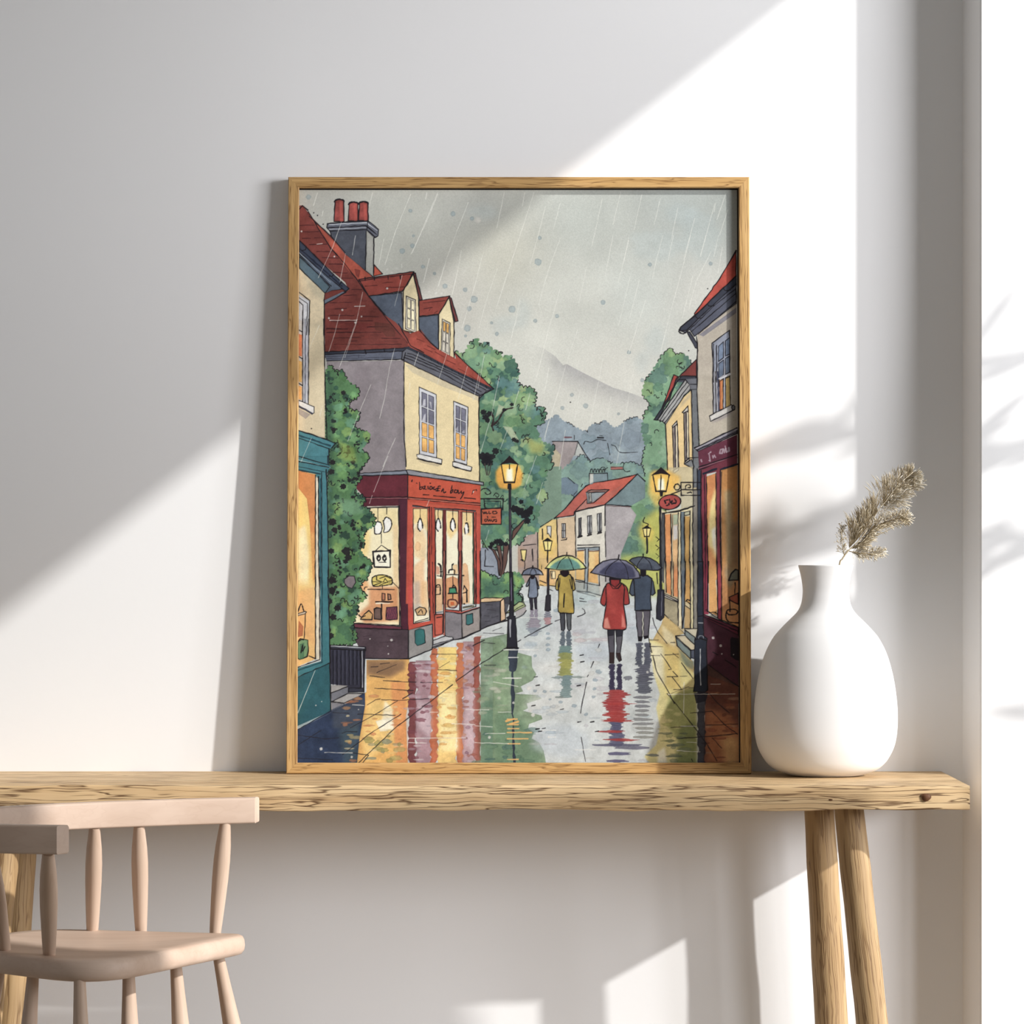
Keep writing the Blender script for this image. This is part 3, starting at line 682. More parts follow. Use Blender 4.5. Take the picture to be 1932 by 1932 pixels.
# central houses
F('I', "0,1330 60,1290 160,1200 300,1150 320,1700 320,1932 0,1932", (178, 158, 148)); L('I', "80,1365 275,1345", 1.4); L('I', "300,1165 300,1700", 1.6)
F('I', "0,1400 100,1400 110,1700 0,1700", (208, 160, 118), .5, soft=3)
for s in ("218,1420 225,1600",): L('I', s, 2.4)
F('I', "40,1430 130,1430 105,1600 65,1600", (246, 226, 140), ink=1.5); L('I', "45,1585 75,1585", 2); L('I', "100,1600 100,1720", 1.5)
F('I', "310,1120 510,970 600,965 600,1560 600,1980 320,1980", (238, 208, 128), g=(1015, 1000, 1040, 1100, (232, 188, 110))); L('I', "340,1080 520,965", 1.5)
L('I', "370,1115 372,1270", 2.6); F('I', "440,1070 505,1070 500,1250 460,1180 445,1190", (225, 225, 220), ink=1.3); L('I', "360,1640 360,1760", 1.6)
F('I', "590,960 870,920 885,1560 600,1560", (222, 196, 160)); F('I', "300,1560 1060,1560 1060,1932 640,2060 500,1932", (232, 196, 128))
L('I', "590,960 605,1530", 1.8)
F('I', "665,1030 720,1030 722,1250 670,1250", (196, 196, 196), ink=1.3); L('I', "665,1140 720,1140", 1.3); L('I', "690,1030 692,1250", 1.6, (70, 68, 72)); L('I', "655,1285 735,1275 740,1250", 1.6)
F('I', "870,850 1330,740 1340,1560 1330,1932 880,1932", (222, 218, 204)); F('I', "1330,740 1700,770 1800,900 1560,1500 1560,1932 1335,1932", (178, 172, 174))
F('I', "560,950 720,800 1030,460 1150,405 1360,375 1700,300 1820,275 1650,440 1330,740 860,850 850,905", (196, 104, 92), mot=.14, g=(1060, 960, 1190, 905, (206, 98, 78)))
F('I', "860,850 1020,680 1060,660 1060,730 1320,740", (196, 138, 126), .8); F('I', "1150,700 1600,430 1340,720", (186, 112, 98), .5)
F('I', "1820,275 1932,380 1932,640 1700,770 1330,745 1650,440", (120, 142, 146))
L('I', "555,950 720,800 870,620 1030,460 1150,405 1360,375 1560,345 1815,275 1932,385", 1.9); L('I', "1815,275 1650,440 1500,590 1325,735 1320,1060", 1.9); L('I', "1325,1150 1330,1540", 1.5)
L('I', "1325,742 1720,770", 1.8); L('I', "1340,760 1700,775", 1, (90, 60, 60)); L('I', "550,950 850,905 860,855 1010,815 1320,745", 2.2); L('I', "860,850 1020,680 1040,660", 1.5); L('I', "870,860 875,1200 880,1530", 1.9)
F('I', "1085,265 1360,260 1365,370 1150,405 1130,430 1085,435", (126, 146, 152)); F('I', "1085,270 1145,270 1145,400 1085,430", (206, 208, 200)); L('I', "1085,435 1085,265 1360,260 1365,375", 1.6)
for x in (1120, 1170, 1215, 1255, 1305): C_('I', [(x - 20, 245), (x - 12, 205), (x + 8, 205), (x + 14, 245)], 1.6)
F('I', "1030,550 1110,520 1370,515 1320,560 1150,700 1060,725", (150, 160, 164)); F('I', "1060,515 1385,515 1340,550 1040,555", (150, 112, 104)); L('I', "1035,555 1110,515 1385,515 1150,715 1050,725 1048,560 1320,550", 1.5); F('I', "1070,570 1110,560 1120,700 1075,705", (226, 224, 214), ink=1.3); L('I', "1092,580 1096,700", 1.6)
for x0, y0, y1 in ((940, 945, 1215), (1085, 910, 1190), (1235, 875, 1160)):
    F('I', [(x0 - 30 if x0 > 1000 else x0 - 18, y0 + 8), (x0 + 32 if x0 > 1000 else x0 + 22, y0 - 4), (x0 + 34 if x0 > 1000 else x0 + 22, y1 - 20), (x0 - 25 if x0 > 1000 else x0 - 16, y1)], (196, 198, 198), ink=1.4)
    L('I', [(x0, y0 + 10), (x0 + 2, y1 - 16)], 2.2, (66, 66, 72)); L('I', [(x0 + 14, y0 + 10), (x0 + 16, y1 - 16)], 1.0)
    L('I', [(x0 - 28, y1 + 26), (x0 + 30, y1 + 8)], 2.6); L('I', [(x0 - 20, y1 + 6), (x0 + 30, y1 - 6)], 1.4)
L('I', "905,1360 1240,1355", 1.8); F('I', "900,1390 1235,1390 1235,1440 900,1440", (150, 162, 168)); L('I', "900,1405 1235,1385", 1.4)
F('I', "900,1450 1000,1450 1010,1900 880,1900", (248, 216, 140)); F('I', "1075,1450 1230,1450 1230,1932 1075,1932", (246, 210, 138)); F('I', "900,1460 1000,1460 1000,1600 900,1700", (240, 178, 96), .5, soft=2); F('I', "1160,1500 1225,1480 1225,1800 1170,1900", (238, 172, 96), .5, soft=2); F('I', "1080,1850 1230,1850 1230,1932 1080,1932", (214, 150, 84), .6)
F('I', "1020,1400 1070,1400 1065,2100 1015,2100", (158, 170, 176)); L('I', "1020,1420 1025,1640", 1.6); L('I', "1070,1420 1065,1932", 1.6); L('I', "1235,1385 1240,1700", 1.7); L('I', "1240,1760 1242,1932", 1.5); L('I', "900,1450 1000,1440", 1.6, (110, 66, 50)); L('I', "1075,1450 1230,1445", 1.6, (110, 66, 50))
# base of the central houses down to the pavement (tile M)
F('M', "545,300 700,330 770,500 620,500 560,455", (236, 190, 124)); F('M', "1020,300 1340,300 1340,640 1180,600 1020,590", (176, 182, 176)); F('M', "1030,300 1140,300 1140,450 1030,440", (240, 196, 118)); F('M', "1190,300 1335,300 1335,500 1190,470", (238, 186, 110))
F('M', "1300,300 1420,300 1420,640 1340,640", (200, 198, 190)); F('M', "1150,290 1190,290 1180,590 1150,560", (158, 172, 178)); L('M', "1150,300 1135,560", 1.5); L('M', "1190,300 1175,590", 1.5)
L('M', "1020,440 1140,468", 1.4); L('M', "1020,460 1340,520", 1.4); L('M', "1335,300 1335,515", 1.6); L('M', "560,455 640,485", 1.6); L('M', "690,518 760,530", 1.5); L('M', "1040,590 1200,605 1350,650", 1.8); L('M', "1050,600 1280,660", 1.2)
F('M', "700,330 760,330 765,430 705,430", (244, 222, 170), ink=1.2); L('M', "720,330 722,430", 1.1)
# left-hand big tree
P = pt('D', "560,420 660,480 760,340 830,250 880,350 960,300 1050,410 1130,430 1180,520 1260,480 1340,560 1360,650 1390,740 1340,780 1390,880 1450,900 1560,910 1610,1000 1580,1090 1620,1200 1690,1150 1740,1270 1690,1370 1590,1400 1640,1480 1660,1600 1760,1640 1860,1680 1780,1830 1830,1932")
P2 = pt('F', "1900,180 1850,330 1840,440 1900,520 1830,600 1760,800 1790,950 1700,1020 1620,1010 1560,1130 1450,1160 1300,1230 1100,1200 1020,1050 1020,300 1020,-900")
foliage(np.vstack([P, P2])[::-1], [(92, 136, 108), (112, 158, 124), (84, 124, 112), (140, 176, 120), (104, 148, 104), (60, 98, 90), (158, 190, 144), (98, 140, 140), (172, 194, 132)], 300, 13, 41, wl=9, amp=3.8, dark=0, squig=70, iw=1.5)
F('D', "640,480 900,330 1100,440 1050,560 800,700", (150, 186, 150), .35, soft=6); F('D', "1400,1000 1600,950 1560,1300 1400,1300", (150, 184, 112), .3, soft=5)
F('Z', "908,760 950,770 960,900 1000,950 1000,980 908,990", (56, 98, 84), .38, soft=9)
F('D', "1500,1560 1720,1640 1700,1760 1540,1760", (206, 190, 84), .55, soft=4)
for s in ("1180,1400 1300,1420 1400,1600 1330,1620 1250,1500", "1130,1120 1200,1150 1160,1230 1080,1300"): F('D', s, (196, 204, 168), .75)
for s, w in (("1040,1400 1120,1330 1200,1200 1320,1160", 3.0), ("1040,1400 1060,1300 1030,1220", 3.4), ("1040,1400 1060,1460", 2.6)): C_('D', s, w, col=(52, 38, 40))
for x, y, r in ((930, 1220, 6), (960, 1290, 7), (1010, 1240, 6), (985, 1330, 5), (1330, 1580, 5), (1370, 1600, 4), (920, 1800, 9), (980, 1810, 10), (1090, 1730, 7), (1050, 1800, 6), (960, 1870, 9), (1300, 1120, 4), (1200, 1190, 4)):
    q = pt('D', [(x, y)])[0]; leafblob(q[0], q[1], r, (34, 34, 38), .96, edge=0)
# trunks below
F('F', "1020,1200 1200,1200 1260,1400 1290,1640 1020,1640", (146, 156, 170)); L('F', "1095,1230 1085,1440 1200,1445", 1.8); L('F', "1050,1100 1130,1230", 1.5)
for s in ("1130,1180 1190,1240 1250,1370 1270,1560 1300,1560 1290,1380 1220,1230", "1240,1160 1290,1170 1320,1400 1310,1560 1280,1560 1290,1400", "1330,1150 1400,1160 1370,1400 1330,1560 1290,1600 1320,1400", "1450,980 1600,830 1620,840 1470,1060 1440,1100"):
    F('F', s, (112, 82, 74), ink=1.5)
for x, y, r in ((1180, 1150, 5), (1240, 1120, 6), (1300, 1140, 6), (1360, 1150, 5), (1160, 1190, 4), (1470, 690, 8), (1540, 720, 9), (1610, 760, 10), (1660, 730, 8), (1640, 850, 7), (1560, 600, 5), (1690, 680, 5), (1110, 40, 9), (1150, 90, 7), (1090, 90, 6), (1280, 1110, 5)):
    q = pt('F', [(x, y)])[0]; leafblob(q[0], q[1], r, (30, 30, 36), .97, edge=0)
for x0, x1 in ((1085, 1110), (1130, 1120), (1170, 1135)): L('F', [(x0, 100), (x1, 250)], 1.8, (70, 64, 60))
# bush at the foot
P = pt('F', "1020,1500 1100,1520 1150,1560 1230,1570 1280,1630 1330,1540 1400,1520 1550,1540 1600,1640 1560,1720 1500,1800 1580,1840 1590,1932 1450,1932 1020,1932")
foliage(P[::-1], [(112, 160, 108), (92, 138, 104), (134, 178, 104), (76, 118, 98)], 34, 10, 51, wl=7, amp=2.4, dark=0, squig=10, iw=1.5)
F('F', "1040,1600 1250,1660 1350,1800 1100,1850", (64, 100, 92), .5, soft=3); F('F', "1450,1550 1580,1600 1500,1750", (160, 196, 96), .6, soft=2)
# planter boxes
F('Q', "480,490 900,470 990,440 990,600 920,880 830,900 480,1040", (86, 88, 98)); F('Q', "480,490 560,465 900,470 840,530 480,550", (232, 196, 148), ink=1.6); F('Q', "840,530 905,480 935,860 845,900", (222, 188, 150), ink=1.5)
F('Q', "480,560 835,540 835,910 480,1040", (90, 90, 100), mot=.2)
for s in ("570,590 700,600", "600,680 760,700", "540,795 640,800", "680,830 800,800", "560,900 660,890"): L('Q', s, 1, (60, 58, 68))
L('Q', "840,540 840,900", 1.8); L('Q', "475,1050 600,990 840,910 960,880", 2.4)
F('Q', "910,460 1010,450 1010,580 920,580", (68, 70, 78)); F('Q', "940,750 1010,680 1180,540 1260,550 1300,620 1110,720", (172, 186, 132), ink=1.7); F('Q', "1110,720 1300,620 1310,720 1130,850", (182, 176, 176)); L('Q', "1130,840 1260,770 1310,700", 2.0)
C_('Q', "1090,700 1160,650 1260,600", 1.3); C_('Q', "1160,430 1210,390 1250,440 1250,560", 1.7)
# hanging square sign
C_('F', "1040,450 1060,430 1120,430 1165,480 1120,505 1090,480", 2); L('F', "1030,560 1330,560 1320,700", 2.6); L('F', "1075,560 1090,680", 2); L('F', "1090,590 1290,590 1290,680", 1.6)
C_('F', "1200,520 1230,485 1270,510 1250,540 1225,520", 1.6)
F('F', "1040,695 1305,680 1300,895 1040,895", (196, 96, 64), ink=2.4)
for s in ("1060,730 1075,755 1090,730 1095,755", "1110,730 1110,755 1130,750", "1140,725 1145,755 1165,750", "1190,725 1235,725 1240,750 1195,755 1190,725", "1120,790 1125,805", "1180,800 1225,800", "1085,830 1090,855 1110,850 1110,825 1085,830", "1125,825 1135,855 1150,830 1160,855", "1175,830 1180,855 1200,850 1205,830", "1215,835 1235,830 1240,855 1225,855"): C_('F', s, 1.6)
# ---- middle house: roofs
F('A', "40,230 80,225 200,380 450,640 650,850 1000,1160 840,1220 1100,1340 1000,1440 1560,2230 380,2230 370,1520 690,1340 640,1240 380,1020 40,690", (118, 57, 51), mot=.16)
F('Z', "700,560 800,648 792,668 735,640", (118, 57, 51), edge=0); F('A', "170,370 300,500 640,850 1000,1165 830,1210 780,1200 600,980 450,780", (166, 78, 60), mot=.18); F('A', "760,1060 840,1080 820,1180 780,1150", (110, 48, 44), .7)
F('A', "1020,1010 1130,1130 1010,1160", (190, 84, 62), ink=1.6)
L('A', "40,275 80,230 150,290", 2); L('A', "155,310 230,430 450,790 640,1000 800,1210 950,1430 1240,1780 1400,1960 1560,2170", 2.0); L('A', "170,370 440,620 640,850 1000,1165", 2)
for x0, y0, x1 in ((45, 492, 240), (50, 575, 290), (80, 662, 190), (240, 655, 370), (170, 745, 400), (270, 835, 470), (340, 915, 560), (430, 1000, 610), (480, 1110, 670), (580, 1185, 740), (440, 1510, 730), (510, 1590, 660), (770, 1555, 900), (420, 1675, 760), (460, 1750, 780), (400, 1845, 670), (400, 1900, 780), (870, 1690, 1080), (930, 1830, 1130), (730, 1335, 860), (620, 1415, 790)):
    L('A', [(x0, y0), (x1, y0 + AR.randint(-8, 8))], 1.3, (58, 30, 32), a=.85)
for x0, y0, x1 in ((395, 130, 670), (400, 175, 1110), (480, 245, 850), (500, 330, 1380), (640, 20, 1000), (920, 100, 1220), (1120, 250, 1360), (640, 60, 800), (700, 290, 800)):
    L('C', [(x0, y0), (x1, y0 + AR.randint(-10, 4))], 1.2, (58, 30, 32), a=.85)
F('C', "1030,40 1240,60 1300,180 1290,230 1180,230 1120,160 1030,140", (92, 52, 44), .6); F('C', "560,20 1000,60 900,150 600,150", (110, 44, 44), .4)
for i in range(60): blob(618 + AR.rand() * 125, 555 + AR.rand() * 98, 4 + AR.rand() * 10, 2.2, ((150, 70, 58), (88, 44, 42), (138, 58, 52))[i % 3], .28)
# chimney
F('A', "430,560 930,500 1010,650 1010,1160 900,1080 640,870 460,640", (74, 78, 88), mot=.16); F('A', "920,560 1010,650 1010,1165 910,1080", (160, 160, 152)); L('A', "445,560 460,640 640,850", 1.6); L('A', "915,560 905,1070", 2); L('A', "1015,650 1010,1150", 2)
F('A', "405,470 460,460 930,430 980,460 1075,545 1070,630 1030,650 920,545 440,565 400,520", (96, 100, 112), ink=2); L('A', "430,480 920,455 1060,560", 1.5, (190, 194, 200)); L('A', "420,520 910,495 1050,610", 2); L('A', "430,545 910,520", 1, (180, 184, 190)); L('A', "930,440 925,545", 1.6)
for a, b, c, y0, y1 in ((505, 620, 0, 165, 440), (690, 805, -6, 200, 432), (825, 935, -4, 195, 428)):
    F('A', [(a, y0), ((a + b) / 2, y0 - 18), (b, y0), (b + 6, y1), (a - 12, y1)], (140, 64, 58), ink=2, mot=.3); F('A', [(b - 60, y0 + 10), (b - 15, y0 + 5), (b - 10, y1), (b - 50, y1)], (192, 88, 76), .6)
    C_('A', [(a - 8, y0 + 15), (a + 10, y0 - 10), ((a + b) / 2, y0 - 20), (b - 5, y0 - 8), (b + 4, y0 + 15)], 2.4)
# dormers
def dormer(t, roof, side, front, wtl, wtr, wbr, wbl, warm):
    F(t, side, (88, 98, 114), mot=.15, ink=1.6); F(t, roof, (146, 66, 56), mot=.14, ink=1.9); F(t, front, (228, 212, 166), ink=1.9)
    window(t, wtl, wtr, wbr, wbl, warm, warm if warm[0] > 230 and warm[2] > 170 else (222, 214, 196), nx=2, ny=3, half=.34, frame=(214, 208, 190), w=1.3)
dormer('A', "820,1205 1000,1175 1540,1100 1410,1340 1380,1360 950,1420", "950,1420 1380,1375 1400,1870 1190,1700", "1400,1350 1530,1130 1600,1440 1610,1932 1400,1870", (1440, 1420), (1560, 1470), (1570, 1910), (1430, 1850), (236, 226, 186))
F('A', "1530,1110 1560,1120 1650,1470 1610,1475", (110, 60, 58), ink=1.8); L('A', "820,1225 1000,1195 1540,1125", 1.3)
for x in (900, 1020, 1200, 1360): L('A', [(x, 1150 + (1500 - x) * .04), (x + 3, 1190 + (1500 - x) * .04)], 1.8)
for s in ("1130,1250 1260,1238", "1170,1310 1420,1300", "900,1290 1060,1280"): L('A', s, 1.2, (70, 32, 32))
dormer('B', "85,1480 490,1420 400,1580 350,1660 90,1690", "85,1695 340,1670 350,2130 200,1990 90,1850", "345,1665 480,1440 545,1750 545,2250 345,2140", (390, 1720), (495, 1775), (490, 2210), (375, 2150), (232, 176, 84))
F('B', "480,1425 510,1450 600,1750 560,1760", (120, 60, 60), ink=1.8)
for s in ("140,1510 430,1480", "150,1590 260,1570", "220,1610 235,1590", "290,1640 330,1620"): L('B', s, 1.2, (70, 32, 32))
# main eaves, walls
F('C', "400,560 1410,540 1430,1900 1460,2070 400,2070", (142, 134, 138), mot=.10); F('C', "800,600 960,600 1000,900 800,1250 700,1100", (126, 116, 122), .35, soft=4)
F('C', "1405,560 1560,570 1932,760 1960,2200 1440,2100", (238, 218, 166), mot=.04); F('D', "-100,560 0,620 870,1000 880,2000 880,2250 -70,2140", (238, 218, 166), mot=.05, edge=.02)
F('D', "-100,590 0,610 870,1000 870,1080 700,1000 380,880 0,700", (196, 186, 160), .6, edge=0)
F('C', "370,450 1570,375 1580,420 1440,440 1410,530 400,550", (92, 98, 114)); F('C', "370,430 1500,375 1570,375 1530,415 380,465", (56, 60, 74), ink=1.7)
F('D', "-130,430 -40,360 0,380 1070,915 1030,935 870,1010 700,940 0,600 -140,530", (100, 102, 112), ink=1.7); F('D', "-120,370 -40,360 1070,915 1020,930 0,420", (50, 54, 66))
for s in ("-100,470 0,500 500,720 900,950", "-110,500 0,540 450,740 880,990", "-60,450 0,460 560,720 960,930"): L('D', s, 1.6)
F('C', "1150,-60 1300,40 1420,170 1640,270 1700,400 1560,380 1500,360", (140, 66, 57), edge=0); F('D', "-60,330 -30,190 110,140 120,150 240,300 350,400 570,520 550,430 720,600 860,720 1060,910 500,640 150,450 -30,370", (164, 74, 60), mot=.18); L('D', "545,425 720,600 860,720 1060,912", 2); L('D', "100,150 230,300 340,395", 2); L('D', "-180,60 -20,350 150,440", 1.8)
for s in ("60,260 160,300", "200,350 300,400", "300,430 420,500", "450,540 560,590", "600,650 700,700", "150,380 260,430", "740,730 860,810"): L('D', s, 1.1, (92, 36, 34))
for s in ("405,490 900,480", "400,520 1300,500", "820,470 820,500"): L('C', s, 1.1, (60, 62, 76))
L('C', "400,550 1410,527", 1.8); L('C', "1410,540 1412,1480 1440,1932", 1.8); L('C', "900,400 915,450", 2); L('C', "1150,390 1160,430", 2); L('C', "1410,530 1430,440", 1.6)
for x in range(60, 1000, 90): L('D', [(x, 395 + x * .5), (x + 12, 425 + x * .5)], 1.2)
F('D', "870,1010 1030,930 970,940 880,1040", (90, 94, 104), ink=1.5); L('D', "875,1030 868,1500 885,2250", 2.2)
window('D', (90, 890), (315, 990), (320, 1820), (95, 1770), (120, 120, 138), (244, 184, 96)); window('D', (540, 1075), (730, 1155), (715, 1910), (545, 1860), (120, 120, 138), (244, 184, 96))
for s in ("150,1050 175,1050 175,1140 130,1150", "225,1080 250,1090 255,1190", "160,1250 175,1240 175,1350 120,1350"): F('D', s, (224, 224, 232), .8)
for s in ("600,1400 600,1480 560,1450", "680,1450 690,1500 640,1490"): F('D', s, (224, 224, 232), .6)
sill('D', "60,1775 110,1770 390,1840 385,1900 100,1830 65,1810"); sill('D', "530,1870 580,1875 780,1940 770,1990 560,1950 530,1920"); L('D', "65,1830 380,1900", 2.4); L('D', "535,1930 765,1995", 2.4)
F('D', "75,1845 380,1915 330,1930 110,1880", (200, 184, 150), .7)
# left shop (the corner shop with the red front)
F('E', "800,230 1470,185 1470,240 790,270", (130, 138, 152), ink=1.7); F('E', "1470,185 1932,255 1932,320 1470,240", (150, 154, 164)); F('F', "60,185 90,180 1070,345 1070,385 1030,380 90,245", (150, 152, 160), ink=1.7)
F('E', "640,270 1465,245 1470,560 900,540 700,330", (104, 42, 54), mot=.14); F('E', "880,530 1470,560 1450,650 800,660", (92, 40, 52)); L('E', "920,545 1450,535", 1.6); L('E', "930,555 1450,550", 1.2, (160, 100, 104)); L('E', "790,260 1465,245 1465,540", 1.8)
F('F', "90,250 1030,380 1030,640 90,560", (204, 84, 56), mot=.10); L('F', "85,245 1030,378", 1.8); F('F', "90,545 1030,630 1030,700 90,600", (196, 76, 54)); L('F', "90,540 1030,620", 1.8); L('F', "95,560 1030,645", 1.4); L('F', "95,552 1020,634", .9, (226, 140, 116))
# window of the dark side
F('E', "1340,560 1470,560 1480,2450 1380,2450", (84, 40, 56)); F('N', "1370,-300 1470,-300 1475,665 1390,640", (84, 40, 56)); L('E', "1465,560 1480,2300", 1.8)
F('E', "800,680 1345,680 1370,2200 760,2200", (252, 240, 196), mot=.03, edge=.1); F('N', "560,-300 1360,-300 1370,620 700,600 560,400", (252, 238, 194), mot=.03)
F('E', "950,680 1340,690 1340,900 1200,1010 1000,800", (242, 220, 152), .7, soft=4); F('E', "1270,900 1345,900 1355,2200 1280,2100", (236, 196, 134), .55, soft=2); F('E', "800,1000 980,960 960,1250 860,1450 780,1400", (250, 214, 124), .7, soft=4)
F('N', "960,120 1340,120 1345,560 900,600 820,480 960,350", (214, 138, 84), .8, soft=3); F('E', "780,1650 930,1600 960,1700 850,1900", (236, 160, 90), .7, soft=3)
L('E', "930,680 1345,665", 2.2); L('E', "1345,650 1360,2200", 2); L('E', "1355,650 1375,2200", 1.2)
L('E', "1075,685 1075,850", 1.3); L('E', "1190,685 1190,760", 1.3)
for q in ("1040,900 1060,860 1110,870 1130,930 1110,1010 1040,1020 1030,960 1035,900", "1150,850 1180,800 1240,830 1255,900 1220,980 1150,1000 1160,940 1145,850"): F('E', q, (255, 253, 244), sm=1, ink=1.9)
L('E', "1120,1020 1122,1140", 1.2); L('E', "1040,1245 1122,1165 1225,1235", 1.6)
F('E', "1010,1250 1235,1235 1240,1450 1030,1455", (250, 246, 222)); L('E', "1010,1250 1235,1235 1238,1455 1030,1450 1012,1250", 3.2)
for x in (1085, 1160): C_('E', [(x, 1290), (x - 20, 1330), (x, 1370), (x + 22, 1340), (x + 12, 1300), (x, 1320)], 2.6)
L('E', "1090,1390 1180,1388", 1.6)
F('E', "1000,1600 1060,1560 1160,1555 1250,1590 1260,1670 1170,1690 1020,1700", (226, 204, 96), ink=1.9, sm=1)
for s in ("1010,1640 1240,1660", "1060,1570 1060,1620 1120,1640", "1100,1600 1180,1570 1240,1600", "1150,1640 1170,1600 1200,1640 1250,1630", "1020,1690 1120,1655", "1100,1690 1200,1650"): L('E', s, 1.3)
L('E', "1270,1650 1350,1730", 1.4); L('E', "1135,1690 1135,1735", 1.3); L('E', "945,1742 1290,1745", 2); C_('E', "900,1740 910,1715 935,1712", 1.6)
L('E', "1050,1905 1270,1905", 2.4); L('E', "1055,1925 1230,1925", 2, (250, 240, 214)); F('E', "1130,1790 1170,1800 1170,1880 1130,1885", (186, 120, 86), ink=1.6); F('E', "1205,1800 1240,1810 1250,1870 1210,1880", (176, 124, 96), ink=1.6)
F('N', "1030,410 1060,395 1115,400 1120,550 1030,540", (116, 92, 84), ink=2); F('N', "1190,390 1325,380 1330,545 1180,550", (150, 76, 84), ink=1.8)
for x in range(1200, 1330, 22): C_('N', [(x, 390), (x + 10, 440), (x - 6, 490), (x + 8, 545)], 1.8, col=(78, 44, 70))
L('N', "1125,350 1130,540", 2); F('N', "900,480 960,430 1010,480 1000,550 850,545", (224, 176, 104), ink=1.8); C_('N', "830,490 860,515 910,500", 2.2)
F('N', "730,640 780,600 1385,640 1390,680 740,660", (110, 54, 70), ink=1.4); L('N', "780,595 1370,625", 1.8)
F('N', "740,660 1480,680 1480,1065 900,1060 780,800", (82, 66, 74), mot=.18); F('N', "1480,680 1790,600 1795,930 1480,1060", (150, 148, 146), mot=.1); L('N', "740,655 1475,682 1475,1060 920,1055", 1.9); L('N', "1480,680 1790,605 1790,930 1480,1062", 2.0)
for s in ("890,770 1000,750", "900,800 1000,805", "1100,850 1300,830", "1200,760 1340,775"): L('N', s, 1.6, (62, 48, 56), a=.6)
F('N', "1560,690 1620,665 1680,680 1695,850 1590,890 1560,850", (48, 112, 112), ink=1.2, wob=.3)
# red front, glass bays
F('F', "0,560 90,560 160,1932 70,1932 30,1700 -20,1932 -20,560", (84, 40, 56)); F('F', "85,590 1030,690 1030,1932 150,1932 150,1100 85,700", (206, 88, 64), mot=.08)
F('F', "80,560 160,650 160,1932 60,1932", (208, 88, 66)); F('N', "1460,-400 1540,-400 1540,605 1790,560 1810,590 1480,685 1470,600", (206, 82, 62)); F('N', "1460,0 1545,0 1545,610 1480,680", (204, 78, 66), edge=0)
LIT = (253, 246, 214)
def pane(t, s, c=LIT, seam=0):
    q = s.split(); F(t, s, c, mot=.03, edge=0 if seam else .12)
    L(t, ' '.join(q[1:] + q[:1]) if seam else ' '.join([q[3], q[0], q[1], q[2]]), 1.7)
pane('F', "155,690 340,690 350,1932 160,1932"); pane('N', "1535,0 1720,0 1750,550 1540,600", seam=1)
F('Z', "783,1000 795,980 808,1020 806,1060 784,1050", (244, 190, 116), .5, soft=3); F('F', "155,690 340,690 345,1000 250,850 160,900", (242, 204, 122), .8, soft=2); blob(791, 1032, 6, 10, (248, 196, 138), .7); F('F', "200,1400 300,1330 300,1932 170,1932 165,1450", (240, 176, 118), .6, soft=2); F('N', "1540,60 1620,40 1630,400 1545,450", (186, 170, 156), .75, soft=3); F('N', "1640,40 1720,50 1740,500 1640,380", (240, 190, 128), .7, soft=2)
F('N', "1560,420 1620,385 1690,400 1710,440 1690,490 1590,495", (222, 180, 122), ink=1.9); C_('N', "1600,460 1640,420 1660,470", 1.5); L('N', "1560,580 1730,530", 1.5)
F('F', "350,670 440,670 450,1932 365,1932", (186, 76, 56)); L('F', "365,665 372,1932", 1.6); L('F', "392,670 400,1932", 1.2); F('N', "1750,-300 1820,-300 1825,800 1790,600 1755,560", (190, 80, 60)); L('N', "1745,-200 1755,560", 1.5); L('N', "1785,-200 1800,560", 1.3); L('N', "1820,-200 1822,460", 1.5)
pane('F', "440,700 540,710 540,1932 450,1932"); pane('F', "580,710 740,720 745,1932 585,1932"); pane('F', "790,730 945,745 950,1932 790,1932")
for s in ("440,700 540,710 530,830 445,830", "585,720 740,730 740,960 640,1090 590,1000", "790,730 920,745 915,1050 800,1000"): F('F', s, (242, 204, 124), .75, soft=2)
F('F', "545,700 580,700 585,1932 545,1932", (120, 50, 52)); F('F', "742,720 790,730 790,1932 748,1932", (150, 60, 58)); L('F', "760,720 768,1932", 1, (226, 150, 120)); F('F', "920,740 1030,760 1030,1932 950,1932", (204, 84, 66)); L('F', "940,740 950,1932", 2); L('F', "970,740 975,1932", 1.4)
L('F', "930,750 935,1932", 1.8, (84, 110, 90))
for s in ("150,655 345,680", "440,690 750,700", "790,700 960,725"): L('F', s, 2.6, (92, 84, 90))
L('F', "150,645 365,672", 1.6); L('F', "420,675 970,715", 1.4)
for x, y in ((245, 900), (480, 900), (670, 900), (850, 940)):
    L('F', [(x, 700), (x, y - 95)], 1.2); q = [(x - 28, y - 30), (x, y - 85), (x + 28, y - 20), (x + 32, y + 40), (x, y + 85), (x - 30, y + 40), (x - 28, y - 30)]
    if x == 850: q = [(x - 10, y - 60), (x + 10, y - 60), (x + 24, y), (x + 24, y + 60), (x - 20, y + 80), (x - 30, y)]
    F('F', q, (255, 253, 246), sm=1); C_('F', q[:4], 2.3); C_('F', q[4:], 2.2)
